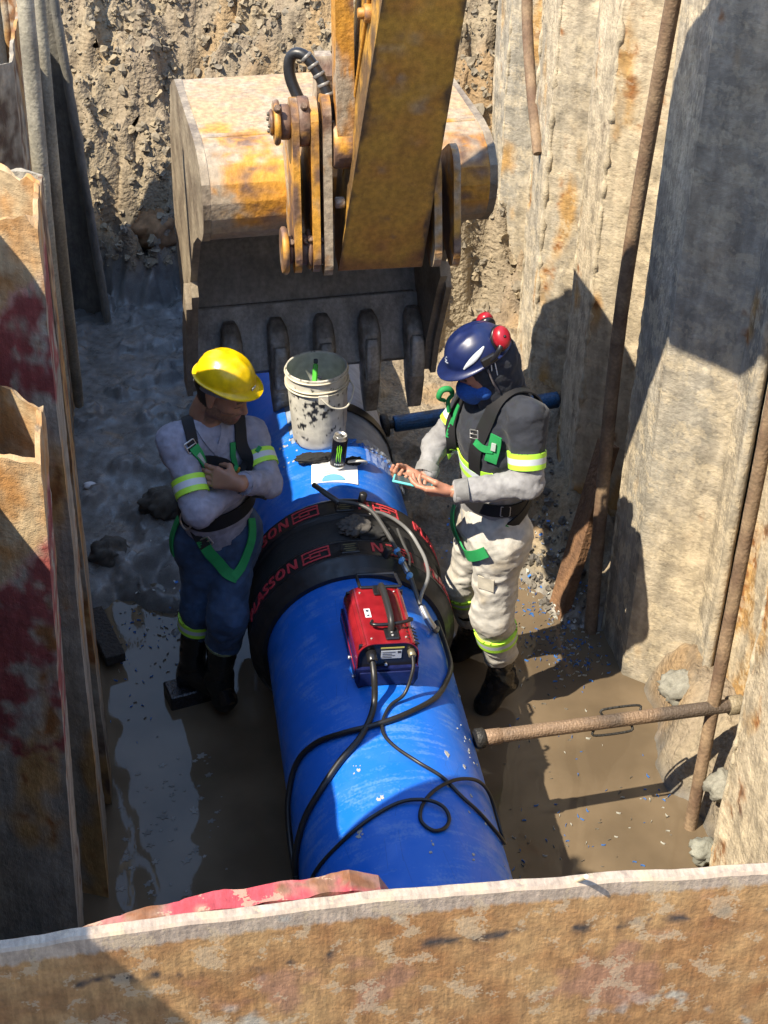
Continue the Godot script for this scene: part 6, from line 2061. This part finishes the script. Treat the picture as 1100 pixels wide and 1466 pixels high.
	s.add(rs, re, 0.065, 0.050, 0.03); s.add(re, rw.lerp(re, 0.04), 0.050, 0.038, 0.02, Vector3.ZERO, 1.0, true)
	s.add(ls, le, 0.069, 0.054, 0.03); s.add(le, lw, 0.054, 0.038, 0.02, Vector3.ZERO, 1.0, true)
	s.build(0.009)
	var GREY := Color(0.29, 0.29, 0.30)
	hang("shirt", s.done(func(p: Vector3) -> Color:
		var k := 1.0 + 0.2 * nb.get_noise_3dv(p * 4.0)
		var dl := (p - ls).dot((le - ls).normalized())
		var dr := (p - rs).dot((re - rs).normalized())
		var al := s.one(6, p) < 0.02 or s.one(7, p) < 0.02
		var ar := s.one(4, p) < 0.02 or s.one(5, p) < 0.02
		var top := p.y > 1.222 + (p.x - 1.2) * 0.08
		if s.one(7, p) < s.one(2, p) and al: top = dl < 0.18 and s.one(7, p) > s.one(6, p) - 0.02
		elif s.one(5, p) < s.one(2, p) and ar: top = dr < 0.14 and s.one(5, p) > s.one(4, p) - 0.02
		return (NAVY if top else GREY) * k, world_of(t), fold(0.017, 2.2, 3.6)), cloth, t)
	var vis: StandardMaterial3D = mats["hi_vis"]
	part("sleeve_stripe", limb_band(s, [6], ls, le, hi_vis(0.125, 0.062)), vis, t)
	part("sleeve_stripe", limb_band(s, [4], rs, re, hi_vis(0.10, 0.06)), vis, t)
	part("cuff", limb_band(s, [7], le, lw, [[0.222, Color(0.22, 0.22, 0.22)], [0.272, Color(0.22, 0.22, 0.22)]], 0.007), cloth, t)
	part("cuff", limb_band(s, [5], re, rw, [[0.105, Color(0.24, 0.24, 0.24)], [0.148, Color(0.24, 0.24, 0.24)]], 0.007), cloth, t)
	var path := [V.call(1.30, 1.235, -4.70), V.call(1.20, 1.235, -4.72), V.call(1.12, 1.235, -4.78), V.call(1.09, 1.235, -4.88), V.call(1.12, 1.235, -5.0), V.call(1.2, 1.24, -5.05)]
	var ch := strap(s, path, 0.024, 0.010, NEON, 40, 0.022)
	ch.add(strap(s, path, 0.024, 0.011, SILVER, 40, 0.0))
	ch.add(strap(s, path, 0.024, 0.010, NEON, 40, -0.022))
	part("chest_stripe", ch, vis, t)
	# trousers
	var u := Blob.new()
	u.add(pel + V.call(0, 0.0, 0.03), pel + V.call(0, 0.0, -0.03), 0.135, 0.135, 0.06, fw, 0.85)
	u.add(rh, lh, 0.115, 0.115, 0.06)
	u.add(rh, rk, 0.098, 0.070, 0.05); u.add(rk, rk.lerp(ra, 0.66), 0.070, 0.060, 0.03, Vector3.ZERO, 1.0, true)
	u.add(lh, lk, 0.102, 0.080, 0.05); u.add(lk, lk.lerp(la, 0.70), 0.080, 0.064, 0.03, Vector3.ZERO, 1.0, true)
	u.build(0.009)
	hang("trousers", u.done(func(p: Vector3) -> Color: return mix3(Color(0.52, 0.50, 0.455), Color(0.40, 0.355, 0.285), step_to(0.0, 0.6, nb.get_noise_3dv(p * 3.0) + 0.4 * nc.get_noise_3dv(p))), world_of(t), fold(0.017, 1.8, 3.4)), cloth_mat("trouser_cloth"), t)
	part("leg_stripe", limb_band(u, [5], lk, la, hi_vis(0.095, 0.06), 0.016), vis, t)
	part("leg_stripe", limb_band(u, [3], rk, ra, hi_vis(0.03, 0.055), 0.016), vis, t)
	part("pocket_patch", strap(u, [V.call(1.19, 0.80, -4.69), V.call(1.19, 0.745, -4.685)], 0.075, 0.010, Color(0.5, 0.46, 0.38), 6), cloth, t)
	var wet: StandardMaterial3D = mats["rubber_boot"]
	for q in [[lk, la, ltoe], [rk, ra, rtoe]]:
		var o := Blob.new()
		boots(o, q[0], q[1], q[2], 0.55)
		o.build(0.008)
		hang("boot", o.done(func(p: Vector3) -> Color: return mix3(Color(0.014, 0.013, 0.013), Color(0.09, 0.07, 0.05), step_to(0.05, 0.3, nb.get_noise_3dv(p * 5.0)) * step_to(0.12, 0.2, p.y)), world_of(t), fold(0.007, 2.0, 4.0)), wet, t)
	# harness
	var web: StandardMaterial3D = mats["webbing"]
	var BLK := Color(0.010, 0.011, 0.014)
	var GRN := Color(0.02, 0.40, 0.11)
	var zinc: StandardMaterial3D = mats["harness_steel"]
	part("shoulder_strap", strap(s, [V.call(1.40, 1.46, -4.80), V.call(1.33, 1.60, -4.80), V.call(1.26, 1.60, -4.79), V.call(1.18, 1.50, -4.77), V.call(1.14, 1.38, -4.77), V.call(1.13, 1.25, -4.78)], 0.06, 0.013, BLK, 40), web, t)
	part("shoulder_strap", strap(s, [V.call(1.26, 1.56, -4.98), V.call(1.17, 1.52, -4.97), V.call(1.11, 1.40, -4.97), V.call(1.09, 1.25, -4.96)], 0.055, 0.013, BLK, 30), web, t)
	part("green_strap", strap(s, [V.call(1.215, 1.455, -4.73), V.call(1.20, 1.40, -4.72), V.call(1.19, 1.34, -4.72)], 0.05, 0.018, GRN, 12), web, t)
	part("green_loop", strap(s, [V.call(1.13, 1.405, -4.77), V.call(1.165, 1.39, -4.745), V.call(1.20, 1.395, -4.725)], 0.026, 0.022, GRN, 12), web, t)
	part("strap_label", strap(s, [V.call(1.205, 1.425, -4.725), V.call(1.20, 1.395, -4.72)], 0.018, 0.026, Color(0.55, 0.62, 0.58), 5), web, t)
	part("green_ring", M.new().tube(spline([V.call(1.055, 1.475, -4.97), V.call(1.03, 1.50, -4.95), V.call(1.04, 1.535, -4.945), V.call(1.07, 1.535, -4.95), V.call(1.085, 1.505, -4.96), V.call(1.07, 1.475, -4.965), V.call(1.075, 1.43, -4.96)], 30), 0.008, 8, 1, true, 1.5).paint(func(p): return GRN), web, t)
	part("green_strap", strap(s, [V.call(1.085, 1.47, -4.95), V.call(1.085, 1.40, -4.95), V.call(1.075, 1.32, -4.95)], 0.022, 0.016, GRN, 12), web, t)
	buckle(t, s, V.call(1.125, 1.425, -4.79), V.call(0.05, -0.1, 0.0), 0.04, zinc)
	part("belt", strap(s, [V.call(1.42, 1.13, -4.88), V.call(1.36, 1.12, -4.75), V.call(1.26, 1.11, -4.73), V.call(1.16, 1.10, -4.78), V.call(1.11, 1.10, -4.88), V.call(1.14, 1.10, -5.0)], 0.055, 0.014, BLK, 44), web, t)
	part("side_strap", strap(s, [V.call(1.37, 1.12, -4.76), V.call(1.32, 1.06, -4.73), V.call(1.27, 1.01, -4.715)], 0.048, 0.016, BLK, 14), web, t)
	part("thigh_strap", strap(s, [V.call(1.29, 1.03, -4.72), V.call(1.245, 0.985, -4.715), V.call(1.20, 0.93, -4.73)], 0.05, 0.020, GRN, 14), web, t)
	part("thigh_strap", strap(u, [V.call(1.215, 0.94, -4.72), V.call(1.16, 0.875, -4.78), V.call(1.135, 0.855, -4.85), V.call(1.13, 0.90, -4.93), V.call(1.11, 0.98, -4.98)], 0.045, 0.016, GRN, 26), web, t)
	buckle(t, s, V.call(1.275, 1.015, -4.71), V.call(0.08, 0.08, 0.0), 0.052, zinc)
	buckle(t, s, V.call(1.265, 1.11, -4.72), V.call(1, 0.0, 0.0), 0.045, zinc)
	# helmet with raised ear muffs
	var H := F * Transform3D(Basis(Vector3.RIGHT, 0.14), Vector3(0, 0.072, 0.008))
	var navy := mat("helmet_navy", Color(0.009, 0.018, 0.085), 0.36, "soft", 5.0)
	var hm := part("helmet", helmet_shell(H, 0.106, 0.108, 0.124, 0.034), navy, t)
	var silv := mat("reflective_strip", Color(0.50, 0.54, 0.58), 0.35)
	var dome := func(ang: float, el: float, o: float) -> Vector3:
		var r := pow(cos(el), 0.9)
		return H * Vector3(sin(ang) * (0.106 + o) * r, sin(el) * (0.108 + o), -cos(ang) * (0.124 + o) * r)
	for sgn in [-1.0, 1.0]:
		var pts := []
		for i in 12: pts.push_back(dome.call(sgn * lerpf(0.85, 1.75, i / 11.0), lerpf(0.12, 0.62, pow(i / 11.0, 0.8)), 0.001))
		var sz := []
		for i in 12: sz.push_back(0.003 + 0.009 * sin(PI * i / 11.0))
		part("reflective_strip", M.new().tube(pts, sz, 8, 1, true, 0.35), silv, hm)
	var mark := M.new()
	mark.tube([dome.call(-0.12, 0.50, 0.001), dome.call(-0.02, 0.42, 0.001), dome.call(-0.14, 0.36, 0.001)], 0.003, 6)
	mark.tube([dome.call(-0.22, 0.30, 0.001), dome.call(-0.02, 0.30, 0.001)], 0.003, 6)
	part("front_mark", mark, mat("mark_grey", Color(0.25, 0.28, 0.36), 0.4), hm)
	var redp := mat("muff_red", Color(0.30, 0.012, 0.022), 0.3)
	var blk := mat("black_gloss", Color(0.012, 0.012, 0.014), 0.3)
	for sgn in [-1.0, 1.0]:
		var c: Vector3 = H * Vector3(0.088 * sgn, 0.060 if sgn < 0 else 0.036, 0.088)
		var ax: Vector3 = (H.basis * Vector3(1.0 * sgn, 0.55, 0.35)).normalized()
		var up: Vector3 = (H.basis * Vector3(0, 0.9, 0.4)).normalized()
		var xx: Vector3 = up.cross(ax).normalized()
		var B := Transform3D(Basis(xx, ax, xx.cross(ax)), c)
		var mf := part("ear_muff", M.new().lathe(B * Transform3D(Basis.from_scale(Vector3(0.85, 1, 1.15)), Vector3.ZERO), [Vector2(0, 0.034), Vector2(0.018, 0.034), Vector2(0.032, 0.026), Vector2(0.038, 0.012), Vector2(0.038, -0.004), Vector2(0.0, -0.004)], 28), redp, hm)
		part("cushion", M.new().lathe(B * Transform3D(Basis.from_scale(Vector3(0.85, 1, 1.15)), Vector3.ZERO), [Vector2(0, -0.004), Vector2(0.040, -0.004), Vector2(0.043, -0.012), Vector2(0.038, -0.024), Vector2(0.0, -0.024)], 28), blk, mf)
		part("muff_knob", M.new().cyl(c + ax * 0.03, c + ax * 0.038, 0.006, 10), blk, mf)
		part("muff_arm", M.new().tube(spline([H * Vector3(0.106 * sgn, 0.008, 0.005), H * Vector3(0.120 * sgn, 0.02, 0.03), H * Vector3(0.126 * sgn, 0.045, 0.06), c + ax * 0.02], 16), 0.009, 8, 1, true, 0.6), blk, hm)
		part("muff_socket", M.new().box(H * Transform3D(Basis(), Vector3(0.107 * sgn, 0.014, 0.012)), Vector3(0.018, 0.035, 0.06), 0.004), blk, hm)
	part("rear_clip", M.new().box(H * Transform3D(Basis(), Vector3(0, -0.012, 0.128)), Vector3(0.07, 0.035, 0.012), 0.004), blk, hm)
	# phone
	var pc: Vector3 = V.call(0.908, 1.243, -4.772)
	var ux: Vector3 = V.call(-0.92, 0.14, -0.28).normalized()
	var nz: Vector3 = V.call(0.30, 0.92, -0.10).normalized()
	var zx: Vector3 = ux.cross(nz).normalized()
	nz = zx.cross(ux).normalized()
	var ph := thing("phone", "turquoise cased phone held in both hands by the worker on the right", "phone", pc)
	var B := Transform3D(Basis(ux, nz, zx), pc)
	part("case", M.new().box(B, Vector3(0.155, 0.011, 0.078), 0.004), mat("turquoise", Color(0.12, 0.50, 0.52), 0.4), ph)
	part("screen", M.new().box(B * Transform3D(Basis(), Vector3(0, 0.0056, 0)), Vector3(0.142, 0.001, 0.068), 0.0003), mat("screen_glass", Color(0.05, 0.075, 0.085), 0.08), ph)
